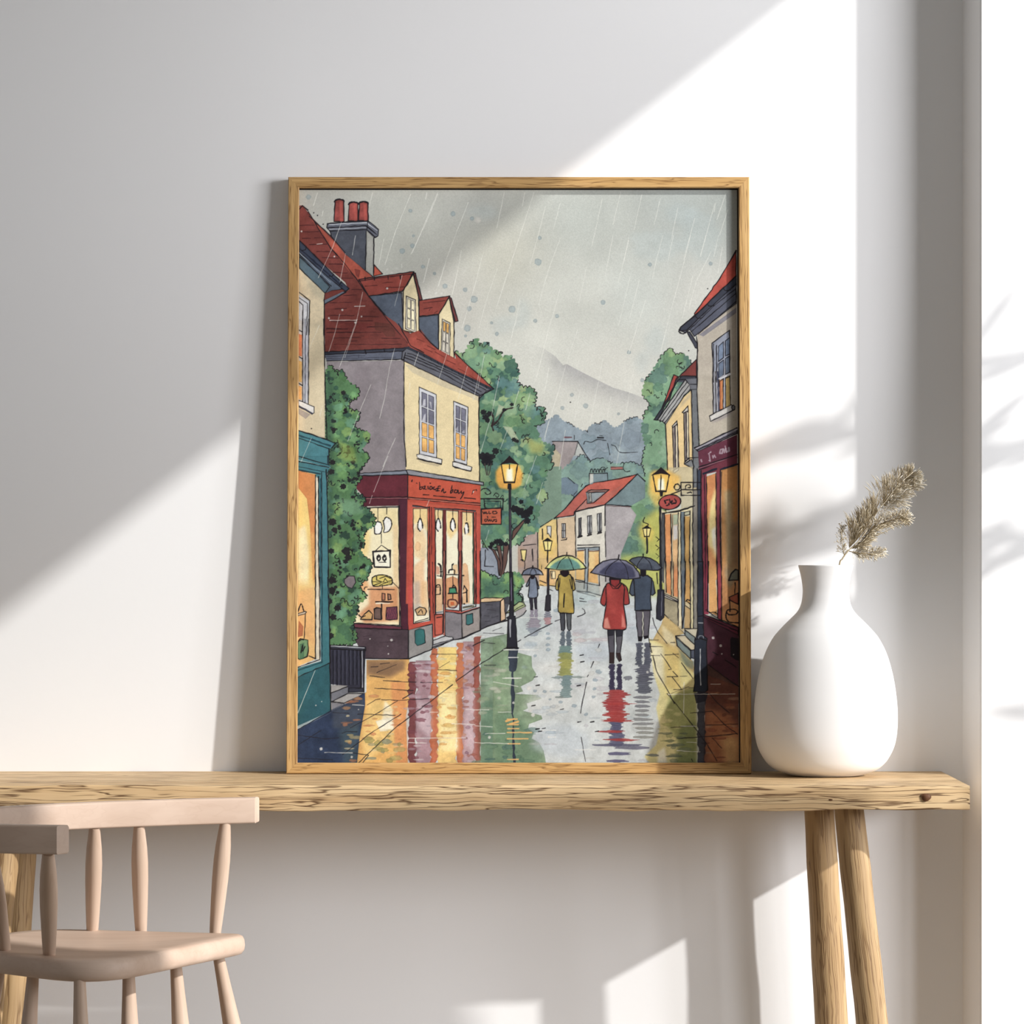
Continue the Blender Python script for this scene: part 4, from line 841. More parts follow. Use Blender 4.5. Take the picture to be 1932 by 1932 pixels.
# window goods (tile R)
F('R', "55,290 130,330 140,470 60,480", (208, 140, 110), .8, soft=1); C_('R', "110,260 150,300 160,400 160,510", 3); L('R', "80,500 150,512", 2)
F('R', "55,560 190,560 190,1200 60,1230", (236, 184, 132), .85); F('R', "260,560 400,510 500,560 510,1100 260,1150", (226, 150, 92), .85); F('R', "600,260 650,240 700,290 740,700 740,1050 600,1080", (238, 178, 122), .8)
F('R', "400,280 490,270 500,460 410,460", (244, 200, 140), .8); C_('R', "385,370 385,290 410,262", 2.2); C_('R', "315,440 325,390 350,380 430,385 435,460", 2.2); L('R', "265,480 515,483", 2.2); L('R', "560,500 620,498", 2.2)
L('R', "400,500 405,680", 1.4); F('R', "330,750 460,740 480,850 320,860", (64, 150, 112), ink=2); C_('R', "400,740 410,690 450,730 470,800", 2.2); L('R', "310,862 490,858", 2.6); L('R', "400,880 400,960", 2)
C_('R', "300,1060 310,1000 350,985 440,990 490,1040 480,1110 430,1150 340,1145 300,1100 300,1060", 2.6, col=(90, 52, 50)); F('R', "350,1030 420,1030 430,1090 360,1100", (226, 110, 52))
C_('R', "60,720 80,690 130,690 145,740 145,870", 2); L('R', "60,885 145,875", 2); L('R', "60,735 120,730", 1.5); L('R', "615,780 630,700 660,750 690,800", 2.4); L('R', "600,855 665,840", 2.2); L('R', "680,810 685,1030", 2.6); blob(878.5, 1140, 2, 1.4, INK)
F('R', "600,1130 780,1100 830,1100 840,1130 600,1170", (120, 116, 90), .9); L('R', "600,1140 780,1105", 1.3)
F('R', "0,1270 200,1270 200,1690 0,1760", (206, 84, 66)); F('R', "30,1290 195,1280 195,1680 40,1710", (206, 96, 74), ink=1.5); L('R', "50,1250 190,1235", 1.8); L('R', "75,1350 170,1335", 2); L('R', "45,0 52,1270", 1.9); L('R', "205,0 245,1710", 1.5)
F('R', "200,0 250,0 250,1720 205,1700", (190, 108, 92)); L('R', "200,0 215,1650", 1.6); L('R', "245,0 250,1720", 1.8)
F('R', "540,0 580,0 580,1240 540,1220", (150, 70, 62)); L('R', "520,0 535,1210", 1.5); L('R', "575,0 575,1240", 1.6)
F('R', "250,1180 520,1200 560,1240 590,1230 860,1150 940,1130 940,1150 580,1270 250,1230", (196, 84, 70)); L('R', "255,1190 520,1215", 1.5); L('R', "590,1215 860,1130", 1.5)
F('R', "250,1235 575,1270 590,1780 420,1800 400,1740 250,1700", (138, 134, 140), mot=.14); F('R', "580,1260 945,1140 955,1600 590,1760", (158, 150, 146), mot=.1)
L('R', "250,1230 575,1270 945,1145", 2); L('R', "578,1270 590,1760", 2.0)
F('R', "670,1290 800,1265 810,1460 720,1500 670,1490", (54, 116, 118), ink=1.4, wob=.2)
F('R', "0,1810 250,1720 400,1745 410,1790 0,1900", (196, 198, 200), ink=1.7); F('R', "0,1905 410,1790 420,1810 0,1990", (150, 152, 158)); L('R', "-20,1960 410,1800", 1.9); L('R', "410,1800 590,1770 760,1690 955,1610", 2.6); L('R', "955,0 955,1610", 2.4); L('R', "865,0 865,1130", 1.8)
L('N', "1795,930 1932,870", 1.8)
# lettering on the fascia
for s in ("235,345 240,400 238,435 265,430 275,405 245,410", "290,400 310,395 305,415 290,430 325,435", "345,395 350,430", "375,400 395,400 400,430 370,435 375,400", "370,355 378,358", "430,405 415,420 430,440 455,430", "470,460 480,400 510,395", "465,425 505,420", "450,455 495,455", "520,470 545,430 550,480 580,470", "660,385 650,440 640,485 665,470 672,440 650,455", "700,440 690,475 720,480 730,450 705,445", "740,450 745,490 775,470", "780,455 785,490 815,470 790,530 770,560"):
    C_('F', s, 1.9)
L('F', "140,315 135,335", 2.2); L('F', "195,355 205,358", 1.2); L('F', "975,440 980,455", 2); blob(895.5, 928, 1.6, 1.6, (238, 220, 210)); L('F', "285,508 360,510", 1.5); L('F', "420,520 705,545", 1.7); L('F', "820,548 965,562", 1.6); C_('F', "920,500 935,450 960,445", 1.2)
# climbing plant between the two left houses
P = pt('Z', "617,700 625,688 633,700 643,698 650,700 655,715 668,725 680,735 676,748 665,752 658,765 665,775 678,775 680,788 668,800 676,810 684,812 697,815 700,825 690,840 683,848 697,858 696,868 685,880 676,895 686,900 672,915 676,930 692,942 684,955 696,960 708,975 710,990 695,1000 688,1010 690,1030 680,1035 690,1050 703,1060 702,1075 696,1090 685,1100 680,1110 692,1120 690,1132 676,1140 678,1150 672,1168 668,1180 676,1200 670,1215 645,1216 626,1218 622,1100 620,950 626,845 617,830")
foliage(P[::-1], [(86, 130, 84), (70, 112, 84), (104, 150, 88), (46, 82, 72), (132, 168, 92), (104, 156, 122), (76, 120, 70), (40, 66, 60), (120, 172, 110)], 330, 8.5, 61, wl=7, amp=3.2, dark=26, squig=110, ink=.8, iw=1.6)
F('Z', "617,700 632,720 630,1200 620,1215", (44, 74, 66), .45, soft=3); F('Z', "640,830 670,845 676,872 650,868", (168, 186, 76), .5, soft=3); F('Z', "638,940 680,945 690,968 650,975", (136, 180, 150), .45, soft=3)
for x, y, r in ((630, 985, 8), (634, 1000, 6), (628, 1040, 6), (656, 1040, 9), (660, 1052, 7), (630, 1095, 8), (628, 1115, 8), (625, 1135, 6), (640, 1148, 7), (632, 1165, 7), (628, 1200, 6), (628, 890, 6), (650, 918, 6), (630, 872, 6), (655, 1060, 5), (632, 810, 5), (626, 748, 3), (650, 740, 5)):
    leafblob(x, y, r, (38, 36, 40), .95, edge=0)
F('E', "640,1610 700,1565 770,1570 790,1650 740,1730 680,1710 640,1660", (128, 118, 122), ink=1.4)
# railing and steps
F('N', "460,1400 690,1400 690,1500 910,1510 930,1520 700,1640 490,1750 460,1720", (164, 162, 160)); F('N', "470,1500 690,1430 700,1500 480,1620", (122, 124, 134)); F('N', "480,1630 640,1640 490,1750", (132, 132, 140)); F('N', "480,1620 690,1510 920,1510 640,1635", (172, 170, 168), ink=1.7); L('N', "465,1505 690,1420", 1.7); L('N', "470,1610 640,1640 640,1670", 1.4); L('N', "930,1520 640,1665 480,1755 455,1700 460,1400", 2.0)
F('N', "460,880 920,900 900,1490 690,1500 690,1410 460,1390", (54, 54, 70), mot=.14); F('N', "460,880 920,905 920,950 460,930", (60, 62, 74), ink=2); L('N', "470,893 900,918", 1.6, (186, 190, 196))
for x in range(495, 860, 52): L('N', [(x, 950), (x + 2, 1395)], 1.8, (28, 28, 38)); L('N', [(x + 22, 950), (x + 24, 1390)], 1, (84, 88, 104), a=.6)
L('N', "872,960 880,1440", 1.4, (180, 182, 190)); L('N', "900,940 898,1490", 2.4); L('N', "850,950 855,1440", 2); F('N', "700,1440 890,1440 890,1490 700,1495", (56, 58, 72), ink=1.5)
# far left shop (teal)
F('A', "40,1040 380,1380 365,2200 40,2200", (206, 190, 156)); F('C', "36,0 365,0 385,1560 36,1460", (216, 200, 164), mot=.05); F('A', "60,1090 380,1390 380,1500 240,1400", (176, 170, 144), .5, soft=3)
F('A', "40,690 130,770 480,1130 690,1330 650,1360 590,1330 560,1340 470,1350 390,1390 40,1050", (84, 96, 112), mot=.16, ink=1.7); F('A', "40,690 130,780 470,1120 690,1320 650,1360 440,1190 40,840", (58, 66, 84), ink=1.6); F('A', "40,870 440,1300 380,1385 40,1050", (84, 106, 118), ink=1.4)
L('A', "40,790 300,1020 600,1290", 2.4, (34, 38, 52)); L('A', "40,850 450,1240", 1.2, (140, 152, 166)); L('A', "40,900 460,1290", 1.6); C_('A', "130,770 120,810 75,820", 1.8); C_('A', "490,1130 470,1160 430,1155", 1.8); L('A', "590,1240 560,1280", 2.2)
F('A', "365,1470 600,1350 650,1370 370,1530", (100, 112, 126), ink=1.8); L('A', "380,1385 365,1470", 1.8); L('A', "370,1530 370,1932", 2); L('C', "360,0 375,500 385,900 408,1580", 2)
F('A', "378,1385 470,1350 600,1335 640,1350 372,1475", (118, 57, 51)); F('A', "36,1400 180,1490 150,1932 36,1932", (196, 200, 206)); F('C', "36,0 165,0 165,1110 36,1060", (196, 198, 206)); F('C', "36,0 90,0 90,1080 36,1060", (206, 196, 186)); 
for y0, y1, c in ((0, 170, (200, 196, 190)), (190, 490, (222, 130, 78)), (540, 830, (240, 190, 104)), (870, 1060, (244, 178, 96))): F('C', [(36, y0), (80, y0 + 20), (80, y1), (36, y1 - 10)], c)
for y in (140, 490, 840): L('C', [(36, y), (85, y + 30)], 1.8)
L('A', "36,1370 180,1480 170,1932", 1.9); L('A', "36,1440 150,1520 140,1932", 1.5); L('A', "36,1490 90,1540 85,1932", 1.6); L('C', "88,0 92,1080", 1.7); L('C', "120,0 122,1100", 1.6, (60, 66, 84)); L('C', "168,0 165,1110", 1.8)
sill('C', "36,1065 240,1150 240,1230 210,1245 36,1135"); L('C', "36,1140 215,1240", 3, (60, 60, 74)); F('C', "36,1170 190,1250 130,1310 36,1240", (150, 138, 140), .6)
F('C', "36,1455 410,1580 520,1640 440,1710 430,1932 36,1932", (70, 132, 142), mot=.1); L('C', "36,1460 410,1580 520,1630 470,1690", 2.0); L('C', "36,1520 450,1660", 3, (36, 70, 82)); L('C', "36,1560 440,1700", 1.4); L('C', "435,1700 435,1932", 1.6)
F('E', "36,0 430,0 420,100 460,130 410,220 440,2000 36,2000", (66, 126, 136), mot=.1); L('E', "36,5 440,120", 1.8); L('E', "36,50 450,155", 1.4, (150, 190, 194)); L('E', "36,70 440,150", 1.8); L('E', "40,140 390,210", 1.3); L('E', "420,0 420,100", 1.6)
F('E', "36,190 270,240 290,2000 36,2000", (248, 214, 120), mot=.06); F('E', "36,190 265,245 250,2000 190,900 150,560 40,420", (222, 140, 72), .95, mot=.1); F('E', "40,960 130,900 190,1300 180,1932 110,1850 40,1700", (254, 242, 196), .85, soft=3); F('E', "180,1000 250,1000 270,1932 180,1932", (244, 190, 100), .6, soft=3)
F('E', "255,250 300,300 320,2000 270,2000", (232, 222, 196)); L('E', "36,182 320,235", 2.6, (34, 56, 66)); L('E', "262,250 262,1500 275,2000", 2.0); L('E', "300,270 305,1300 320,2000", 2.2); L('E', "340,215 350,2000", 1.6); L('E', "400,180 420,700 440,2000", 2.0); L('E', "325,300 335,1900", 2, (34, 78, 90))
F('N', "36,0 260,0 275,1060 36,1160", (249, 214, 130), mot=.06, edge=0, g=(590, 1095, 592, 1150, (246, 196, 116))); F('N', "40,180 250,120 260,900 180,800 40,700", (240, 178, 108), .6, soft=3); F('N', "50,560 110,640 100,760 36,780", (176, 96, 60), .8)
F('N', "262,0 325,0 330,1080 270,1055", (232, 222, 196), edge=0); F('N', "325,0 440,0 455,1130 36,1290 36,1180 340,1090", (60, 124, 134), edge=0); L('N', "265,0 268,1050", 2); L('N', "318,0 325,1070 36,1170", 2); L('N', "350,0 352,1105 36,1210", 2, (34, 70, 82)); L('N', "425,0 445,600 460,1110 36,1300", 2.0)
C_('N', "36,450 80,345 115,440", 2); F('N', "36,470 130,440 150,450 130,475 36,500", (214, 196, 170), ink=1.5); L('N', "135,470 120,790", 1.7)
F('N', "36,840 100,800 170,815 175,960 160,1030 60,1070 36,1050", (120, 160, 112), ink=1.9); F('N', "60,1070 120,1060 120,850 60,870", (70, 120, 90), .7); C_('N', "80,980 100,880 100,960 130,900", 2); C_('N', "40,840 70,800 110,810", 2); L('N', "180,1020 270,1060", 1.6)
F('N', "36,1300 455,1120 470,1740 36,1932", (44, 98, 108), mot=.14); F('N', "36,1800 300,1600 470,1740 36,1990", (36, 80, 96), .4, soft=4); L('N', "455,1120 470,1740 36,1980", 2)
# ---- right side, tile H/J/K
F('H', "1610,200 1610,540 1440,690 1230,900 1070,1070 1060,1030 1400,560", (186, 76, 62), mot=.16, ink=1.9); F('H', "1610,540 1610,900 1100,1300 1060,1330 1000,1240 940,1280 860,1250 880,1210 1000,1110 1230,910 1440,700", (90, 94, 110), ink=1.7); F('H', "1610,530 1610,640 1130,1080 960,1250 870,1260 880,1210 1060,1070", (62, 66, 80), ink=1.7)
F('H', "1100,1300 1610,900 1610,2100 1100,2100", (190, 180, 164), mot=.06); F('H', "1120,1310 1610,950 1610,1020 1180,1330", (120, 120, 138), .7)
for s in ("1610,700 1330,920 1000,1240", "1610,760 1020,1270", "1610,870 1110,1300", "1160,1150 1330,1000"): L('H', s, 1.4)
for x, y in ((1075, 1065), (1230, 905), (1440, 700)): C_('H', [(x, y), (x + 30, y + 28), (x + 90, y + 20)], 1.8)
F('H', "960,1270 1000,1270 1100,1430 1100,1490 1070,1480", (70, 72, 84), ink=1.6); C_('H', "870,1230 860,1270 910,1295 950,1280", 2.4); L('H', "1085,1330 1100,1420 1095,2100", 2)
F('H', "1090,1630 1090,1860 860,1860 780,2000 740,2100 790,1840 860,1860", (132, 62, 58), ink=1.6); F('H', "870,1870 1090,1860 1090,1932 800,1932", (80, 82, 96))
F('Z', "1290,900 1330,890 1330,930 1292,930", (190, 176, 140)); F('J', "830,50 900,80 870,120 760,470 620,640 690,460", (170, 70, 62), ink=1.7); F('J', "500,800 640,600 830,250 960,70 1200,75 1200,130 900,140 560,810", (60, 62, 74), ink=1.8); F('J', "560,800 1020,130 1100,220 1110,310 1000,400 700,880 640,830", (166, 166, 164), ink=1.8)
for s in ("600,810 1050,170", "640,830 1080,230", "670,860 1100,290"): L('J', s, 1.5)
F('J', "1030,120 1210,110 1215,300 1110,310 1090,210", (112, 114, 122)); L('J', "1100,210 1200,210", 1.6); L('J', "1110,300 1210,295", 1.6); F('J', "700,880 1000,420 1120,310 1140,1932 720,1932", (238, 206, 142), mot=.07); F('J', "760,850 1000,460 1110,340 1110,420 900,640", (170, 160, 140), .6, soft=2)
F('J', "1120,300 1215,300 1250,1260 1250,1932 1140,1932", (116, 120, 124)); L('J', "1120,310 1140,1260 1150,1932", 1.9); L('J', "690,880 700,1100 725,1640", 2); L('J', "1210,0 1230,700 1245,1240", 2)
F('J', "1245,0 1880,0 1880,930 1260,1240 1220,300", (192, 182, 164), mot=.06)
for a, b, c_, d in (((805, 910), (890, 870), (910, 1600), (830, 1680)), ((995, 690), (1070, 640), (1080, 1440), (1010, 1500))):
    F('J', [a, b, c_, d], (150, 138, 130), ink=1.7); x = (a[0] + b[0]) / 2
    L('J', [(x, a[1]), (x + 10, c_[1])], 2.4, (60, 54, 60)); L('J', [(x + 25, a[1]), (x + 30, c_[1])], 2, (238, 226, 190))
F('J', "800,910 880,820 885,870 815,930", (210, 206, 196), ink=1.6); F('J', "970,680 1065,570 1070,650 990,690", (210, 206, 196), ink=1.7); F('J', "820,1650 910,1590 905,1640 825,1700", (226, 222, 210), ink=1.9); F('J', "1000,1520 1085,1440 1080,1490 1010,1540", (226, 222, 210), ink=1.7)
F('J', "1000,1540 1120,1460 1160,1580 1150,1620", (134, 136, 138), ink=1.7); L('J', "1060,1440 1240,1430", 2)
F('J', "1420,740 1780,550 1830,580 1820,640 1440,830", (206, 202, 196), ink=1.8); F('J', "1450,840 1820,650 1700,760 1500,840", (126, 120, 134), .6, soft=2); blob(1387, 768, 3, 4.5, (120, 120, 124), ink=1.6)
# upper right window
F('H', "1290,1420 1520,1250 1520,1932 1310,1932", (150, 156, 172), ink=1.9); F('J', "1470,0 1760,-80 1770,550 1580,650 1480,690", (170, 170, 178)); L('H', "1350,1450 1350,1932", 1.7); L('H', "1310,1430 1310,1932", 1.3)
for s, c in (("1375,1460 1440,1400 1440,1610 1375,1660", (112, 128, 152)), ("1465,1390 1520,1345 1520,1560 1465,1590", (112, 128, 152)), ("1375,1690 1440,1640 1440,1830 1375,1870", (112, 128, 152)), ("1465,1620 1520,1590 1520,1800 1465,1830", (116, 130, 150)), ("1380,1900 1440,1880 1440,1990 1380,1990", (226, 160, 96)), ("1465,1870 1520,1840 1520,1990 1465,1990", (202, 170, 80))): F('H', s, c, ink=1.4, mot=.2)
F('J', "1590,160 1650,125 1650,620 1590,640", (214, 138, 78), ink=1.5); F('J', "1690,110 1760,80 1770,560 1690,600", (196, 164, 92), ink=1.5); F('J', "1590,60 1640,0 1640,60 1590,100", (110, 126, 150)); L('J', "1560,0 1575,650", 2.4, (56, 60, 86)); L('J', "1475,0 1485,690", 2); L('J', "1600,120 1760,40", 3, (206, 206, 210)); L('J', "1520,0 1530,680", 1.5); L('J', "1605,170 1600,620", 2.6, (178, 92, 54), a=.6)
# right shop (plum)
F('J', "1170,1270 1880,930 1880,1030 1230,1330", (120, 116, 130), ink=1.9); L('J', "1190,1285 1880,960", 1.3, (200, 196, 200)); L('J', "1210,1310 1880,1000", 1.9); F('J', "1230,1330 1880,1050 1880,1520 1250,1640", (108, 52, 70), mot=.12)
F('J', "1240,1590 1880,1370 1880,1420 1240,1650", (92, 46, 64)); L('J', "1240,1590 1880,1380", 1.7); L('J', "1240,1640 1880,1430", 1.7); L('J', "1245,1610 1880,1400", 1, (176, 120, 130))
for s in ("1400,1370 1440,1340", "1415,1380 1430,1490 1410,1480", "1470,1400 1480,1440 1500,1390 1520,1430", "1600,1300 1590,1360 1630,1360 1640,1290 1600,1300", "1650,1290 1665,1350 1680,1290", "1690,1280 1700,1340 1745,1320 1740,1270", "1680,1240 1690,1280", "1280,1470 1290,1500"): L('J', s, 2.6, (186, 168, 178), a=.8)
F('K', "1215,60 1290,60 1300,2010 1220,2010", (58, 66, 82), mot=.12); F('K', "1270,60 1370,30 1390,1932 1300,1932", (140, 58, 74), mot=.1); F('K', "1280,60 1880,-200 1880,0 1600,70 1350,130 1290,200", (124, 56, 72))
F('K', "1360,170 1530,110 1530,1932 1400,1932", (228, 150, 84), mot=.1); F('K', "1610,60 1885,-30 1885,1932 1620,1932", (206, 142, 74), mot=.12); F('K', "1530,40 1610,20 1610,1932 1540,1932", (140, 60, 72)); L('K', "1320,120 1530,40", 3.6, (34, 40, 56)); L('K', "1600,50 1885,-40", 3.6, (34, 40, 56))
F('K', "1440,600 1520,330 1525,1560 1480,1500 1400,1300 1400,900", (253, 232, 150), .9, soft=2); F('K', "1450,1060 1525,980 1525,1500 1470,1300", (255, 250, 234), .9, soft=2); F('K', "1400,1350 1480,1370 1520,1560 1520,1932 1400,1932", (232, 164, 96), .7, soft=2)
F('K', "1660,400 1800,400 1800,1500 1770,1932 1690,1932 1680,1000", (178, 166, 128), .75, soft=4); F('K', "1790,900 1885,900 1885,1700 1790,1650", (146, 124, 104), .7, soft=4); F('K', "1620,900 1680,1000 1690,1900 1620,1900", (230, 168, 100), .6, soft=3)
for s, w in (("1215,40 1215,700 1215,1932", 2), ("1280,60 1275,800 1310,1932", 2.2), ("1335,150 1340,800 1350,1932", 1.8), ("1370,170 1370,900 1400,1932", 1.8), ("1525,110 1530,1000 1540,1932", 2), ("1600,70 1590,900 1605,1932", 1.8), ("1620,90 1600,600 1620,1932", 1.2)): L('K', s, w)
# lamp glows, right, then the pale house front
F('Z', "1230,900 1262,885 1285,905 1290,930 1262,945 1240,958 1225,930", (246, 196, 78), .7, soft=4)
F('K', "600,700 700,760 1140,650 1150,1932 620,1932", (226, 214, 172)); F('K', "740,20 1140,0 1150,650 950,700 930,500 850,400", (206, 194, 156), .8)
F('K', "620,760 670,790 680,1932 640,1932 600,1800", (84, 86, 90)); F('K', "680,800 770,790 780,1932 690,1932", (240, 160, 92), mot=.08); F('K', "800,790 890,780 890,1932 810,1932", (238, 190, 130)); F('K', "810,800 890,790 890,960 815,980", (180, 192, 160)); F('K', "810,980 890,970 890,1200 815,1230", (226, 226, 226), .9, soft=1)
F('K', "935,750 1000,750 1000,1932 945,1932", (112, 126, 134)); F('K', "1000,830 1090,830 1080,1932 1010,1932", (214, 168, 90), mot=.08); F('K', "1140,400 1215,400 1215,1932 1150,1932", (140, 134, 124)); F('K', "1000,760 1090,740 1090,800 1000,820", (190, 190, 160), ink=1.5)
for s, w in (("600,690 600,1932", 3.2), ("670,790 690,1932", 2.2), ("775,790 800,1932", 2), ("800,800 790,1300 800,1932", 1.2), ("900,770 890,1932", 1.6), ("940,750 945,1932", 1.8), ("1000,840 1010,1932", 2), ("1095,740 1080,1932", 1.9), ("1140,660 1140,1932", 1.8), ("650,780 930,735 1170,655", 2.6), ("940,720 1150,665", 1.4), ("1145,270 1145,640", 1.6)): L('K', s, w)
# lower right house base and steps (tile L)
F('L', "560,0 1040,0 1030,940 850,940 820,1010 560,750", (206, 188, 146), edge=0); F('L', "585,0 655,0 655,470 590,430", (240, 160, 92), edge=0); F('L', "690,0 755,0 755,500 695,480", (238, 156, 96), edge=0); F('L', "760,0 800,0 800,900 760,900", (226, 214, 178), edge=0); F('L', "800,0 860,0 840,940 805,940", (106, 118, 130), edge=0); F('L', "860,0 925,0 925,600 855,560", (220, 168, 90), edge=0); F('L', "860,620 930,670 930,940 840,940", (196, 164, 110)); F('L', "925,0 970,0 970,940 930,940", (226, 214, 164), edge=0); F('L', "970,0 1040,0 1030,940 970,940", (144, 140, 130), edge=0)
F('L', "560,500 755,570 750,900 560,740", (160, 150, 120), mot=.2); F('L', "565,450 760,540 755,575 560,500", (214, 206, 190), ink=1.5); L('L', "570,475 755,560", 1.6)
for s, w in (("585,0 590,430", 1.8), ("655,0 660,490", 1.8), ("690,0 690,480", 1.5), ("755,0 755,900", 1.9), ("795,0 810,900", 1.8), ("860,0 840,760 810,940", 2.4), ("925,0 930,940", 1.8), ("970,0 970,940", 1.8), ("860,620 930,670", 1.6), ("870,550 930,600", 1.8), ("560,740 620,800", 2.0), ("640,820 740,910 840,1010", 2.0)): L('L', s, w)
C_('L', "865,560 885,535 930,550", 2)
F('L', "560,750 740,900 840,1010 720,1050 850,1280 960,1400 980,1500 900,1932 600,1932 400,1100 520,880", (206, 178, 114), mot=.14)
F('L', "520,880 700,1040 720,1200 560,1120", (228, 214, 170), .8, soft=2); F('L', "560,1300 770,1300 780,1932 560,1932", (212, 182, 96), .75, soft=2); F('L', "770,1250 900,1400 930,1932 780,1932", (150, 156, 120), .8, soft=3); F('L', "380,1100 540,1200 560,1932 420,1500", (236, 224, 184), .8, soft=2)
F('L', "845,940 1030,940 1000,1100 980,1060 850,980", (206, 198, 172), ink=1.7); F('L', "850,960 990,1060 990,1170 850,1040", (128, 140, 138), ink=1.6); F('L', "720,1045 850,1035 990,1170 985,1250 930,1240", (208, 196, 164), ink=1.8); F('L', "720,1060 930,1250 930,1370 740,1180", (122, 138, 136), ink=1.8); F('L', "740,1200 930,1390 980,1400 960,1520 860,1450", (116, 128, 112), .7, soft=1)
# plum shop base
F('L', "1100,0 1180,0 1180,740 1110,740", (150, 54, 76), edge=0); F('L', "1185,0 1310,0 1300,760 1190,710", (238, 178, 102), mot=.07, edge=0); F('L', "1280,260 1305,250 1300,520", (255, 250, 230), .8); F('L', "1310,0 1365,0 1365,830 1310,800", (170, 66, 80), edge=0); F('L', "1365,0 1600,0 1600,930 1370,820", (216, 150, 90), mot=.12, edge=0); F('L', "1400,0 1590,0 1590,200 1480,400 1410,200", (164, 150, 118), .8, soft=3, edge=0)
F('L', "1465,265 1500,170 1560,110 1600,120 1600,260", (124, 124, 108), ink=2.2); F('L', "1470,500 1560,460 1600,440 1600,600 1480,540", (176, 92, 66), ink=2); L('L', "1555,300 1550,460", 2); L('L', "1475,540 1480,700", 2); C_('L', "1430,720 1450,680 1540,670 1590,700 1560,740 1470,745 1430,720 1430,800 1480,850 1600,860", 2.2)
C_('L', "1190,720 1260,710 1310,740", 2); L('L', "1150,680 1300,790 1600,920", 1.8)
F('L', "1110,740 1600,930 1600,1040 1110,790", (104, 44, 62), ink=1.9); L('L', "1110,770 1600,980", 1.8); F('L', "1110,790 1600,1040 1600,1760 1160,1440 1110,1200", (84, 46, 60), mot=.14); F('L', "1500,1060 1600,1080 1600,1390 1560,1380 1490,1330 1485,1090", (40, 34, 42)); L('L', "1160,1440 1400,1620 1600,1750", 2.2); L('L', "1240,1270 1310,1310", 1.6); L('L', "1410,1380 1560,1480", 1.6)
for s, w in (("1105,0 1110,740", 2.2), ("1180,0 1165,700", 2.2), ("1305,0 1310,790", 1.9), ("1365,0 1365,830", 1.9), ("1140,0 1135,700", 1.3)): L('L', s, w)
F('L', "1160,1440 1600,1770 1600,1990 1150,1990", (92, 64, 58), mot=.2)
# ---- wet ground reflections (tiles O and P)
def band(x0, x1, y0, y1, col, a=.85, rag=6, seed=0, mot=.14):
    R = np.random.RandomState(seed); ys = np.arange(y0, y1 + 4, 5)
    F('Z', np.vstack([np.stack([x0 + R.randn(len(ys)) * rag * .4, ys], 1), np.stack([x1 + R.randn(len(ys)) * rag * .4, ys], 1)[::-1]]), col, a, mot=mot, edge=.12)
def dabs(x0, x1, y0, y1, n, cols, a=.7, rx=9, ry=2.6, seed=0):
    R = np.random.RandomState(seed)
    for i in range(n): blob(x0 + R.rand() * (x1 - x0), y0 + R.rand() * (y1 - y0), rx * (.4 + R.rand()), ry * (.5 + R.rand()), cols[R.randint(len(cols))], a * (.6 + .4 * R.rand()), k=.12, edge=.15)
G0 = pt('O', "0,830 300,650 480,560 620,490 620,210 990,205 1200,100 1600,0 1600,-100 1850,-100 1850,1110 0,1110"); CLIP[0] = None; clip_to(G0)
F('Z', "560,1380 640,1340 700,1300 720,1440 560,1445", (40, 54, 84), mot=.25); F('O', "0,830 330,640 620,520 600,700 500,1110 0,1110", (46, 60, 88), mot=.22, soft=3); F('O', "330,640 600,540 590,700 540,820 330,800", (70, 78, 92), .8, soft=3); F('O', "380,820 560,760 560,1110 430,1110", (76, 98, 104), .6, soft=5)
F('O', "600,210 990,205 1000,520 960,700 980,1110 540,1110 560,900 610,600", (232, 178, 92), mot=.12); F('O', "620,210 960,210 950,300 830,360 620,340", (120, 92, 76), .75, soft=4); F('O', "640,560 860,560 860,900 620,1100 580,900", (252, 216, 128), .7, soft=4); F('O', "780,560 850,640 860,800 740,810 760,700", (255, 246, 214), .85, soft=2); F('O', "700,740 860,700 860,820 740,830", (255, 250, 226), .8)
F('O', "830,400 960,400 980,1110 880,1110 850,700", (222, 136, 80), .6, soft=2)
for i, (x0, x1, y0, c) in enumerate(((985, 1050, 225, (122, 58, 62)), (1050, 1190, 215, (168, 130, 140)), (1180, 1240, 110, (196, 102, 62)), (1240, 1400, 100, (248, 206, 112)), (1400, 1465, 60, (200, 112, 66)), (1455, 1560, 50, (186, 150, 156)), (1550, 1605, 0, (160, 80, 66)))):
    a = pt('O', [(x0, y0)])[0]; b = pt('O', [(x1, 1110)])[0]; band(a[0], b[0], a[1], 1442, c, .92, 4, seed=i + 1, mot=.14)
F('O', "1060,560 1190,600 1180,900 1060,780", (226, 210, 218), .55, soft=4); F('O', "1470,480 1560,480 1560,1100 1480,900", (224, 204, 214), .5, soft=4); F('O', "1250,480 1400,480 1420,1000 1260,1000", (254, 236, 170), .8, soft=4); F('O', "1290,100 1390,120 1380,400 1260,380", (254, 226, 120), .6, soft=3)
dabs(655, 770, 1290, 1436, 46, [(232, 156, 88), (246, 206, 120), (214, 132, 84), (252, 232, 176)], seed=3); dabs(690, 760, 1385, 1438, 16, [(160, 156, 84), (128, 144, 132), (176, 170, 100)], rx=9, ry=4, seed=4)
dabs(776, 818, 1250, 1436, 34, [(150, 92, 108), (196, 176, 190), (236, 224, 226), (130, 70, 84)], rx=8, seed=5); dabs(830, 865, 1230, 1436, 40, [(250, 220, 130), (240, 186, 96), (254, 242, 190), (236, 170, 84)], rx=9, seed=6); dabs(876, 898, 1210, 1436, 30, [(214, 150, 116), (150, 108, 128), (232, 214, 220), (170, 96, 80)], rx=6, seed=7)
F('O', "1610,30 1850,-20 1850,1110 1610,1110", (132, 156, 130), mot=.2); F('O', "1615,560 1850,560 1850,1110 1615,1110", (92, 128, 104), .7, soft=6)
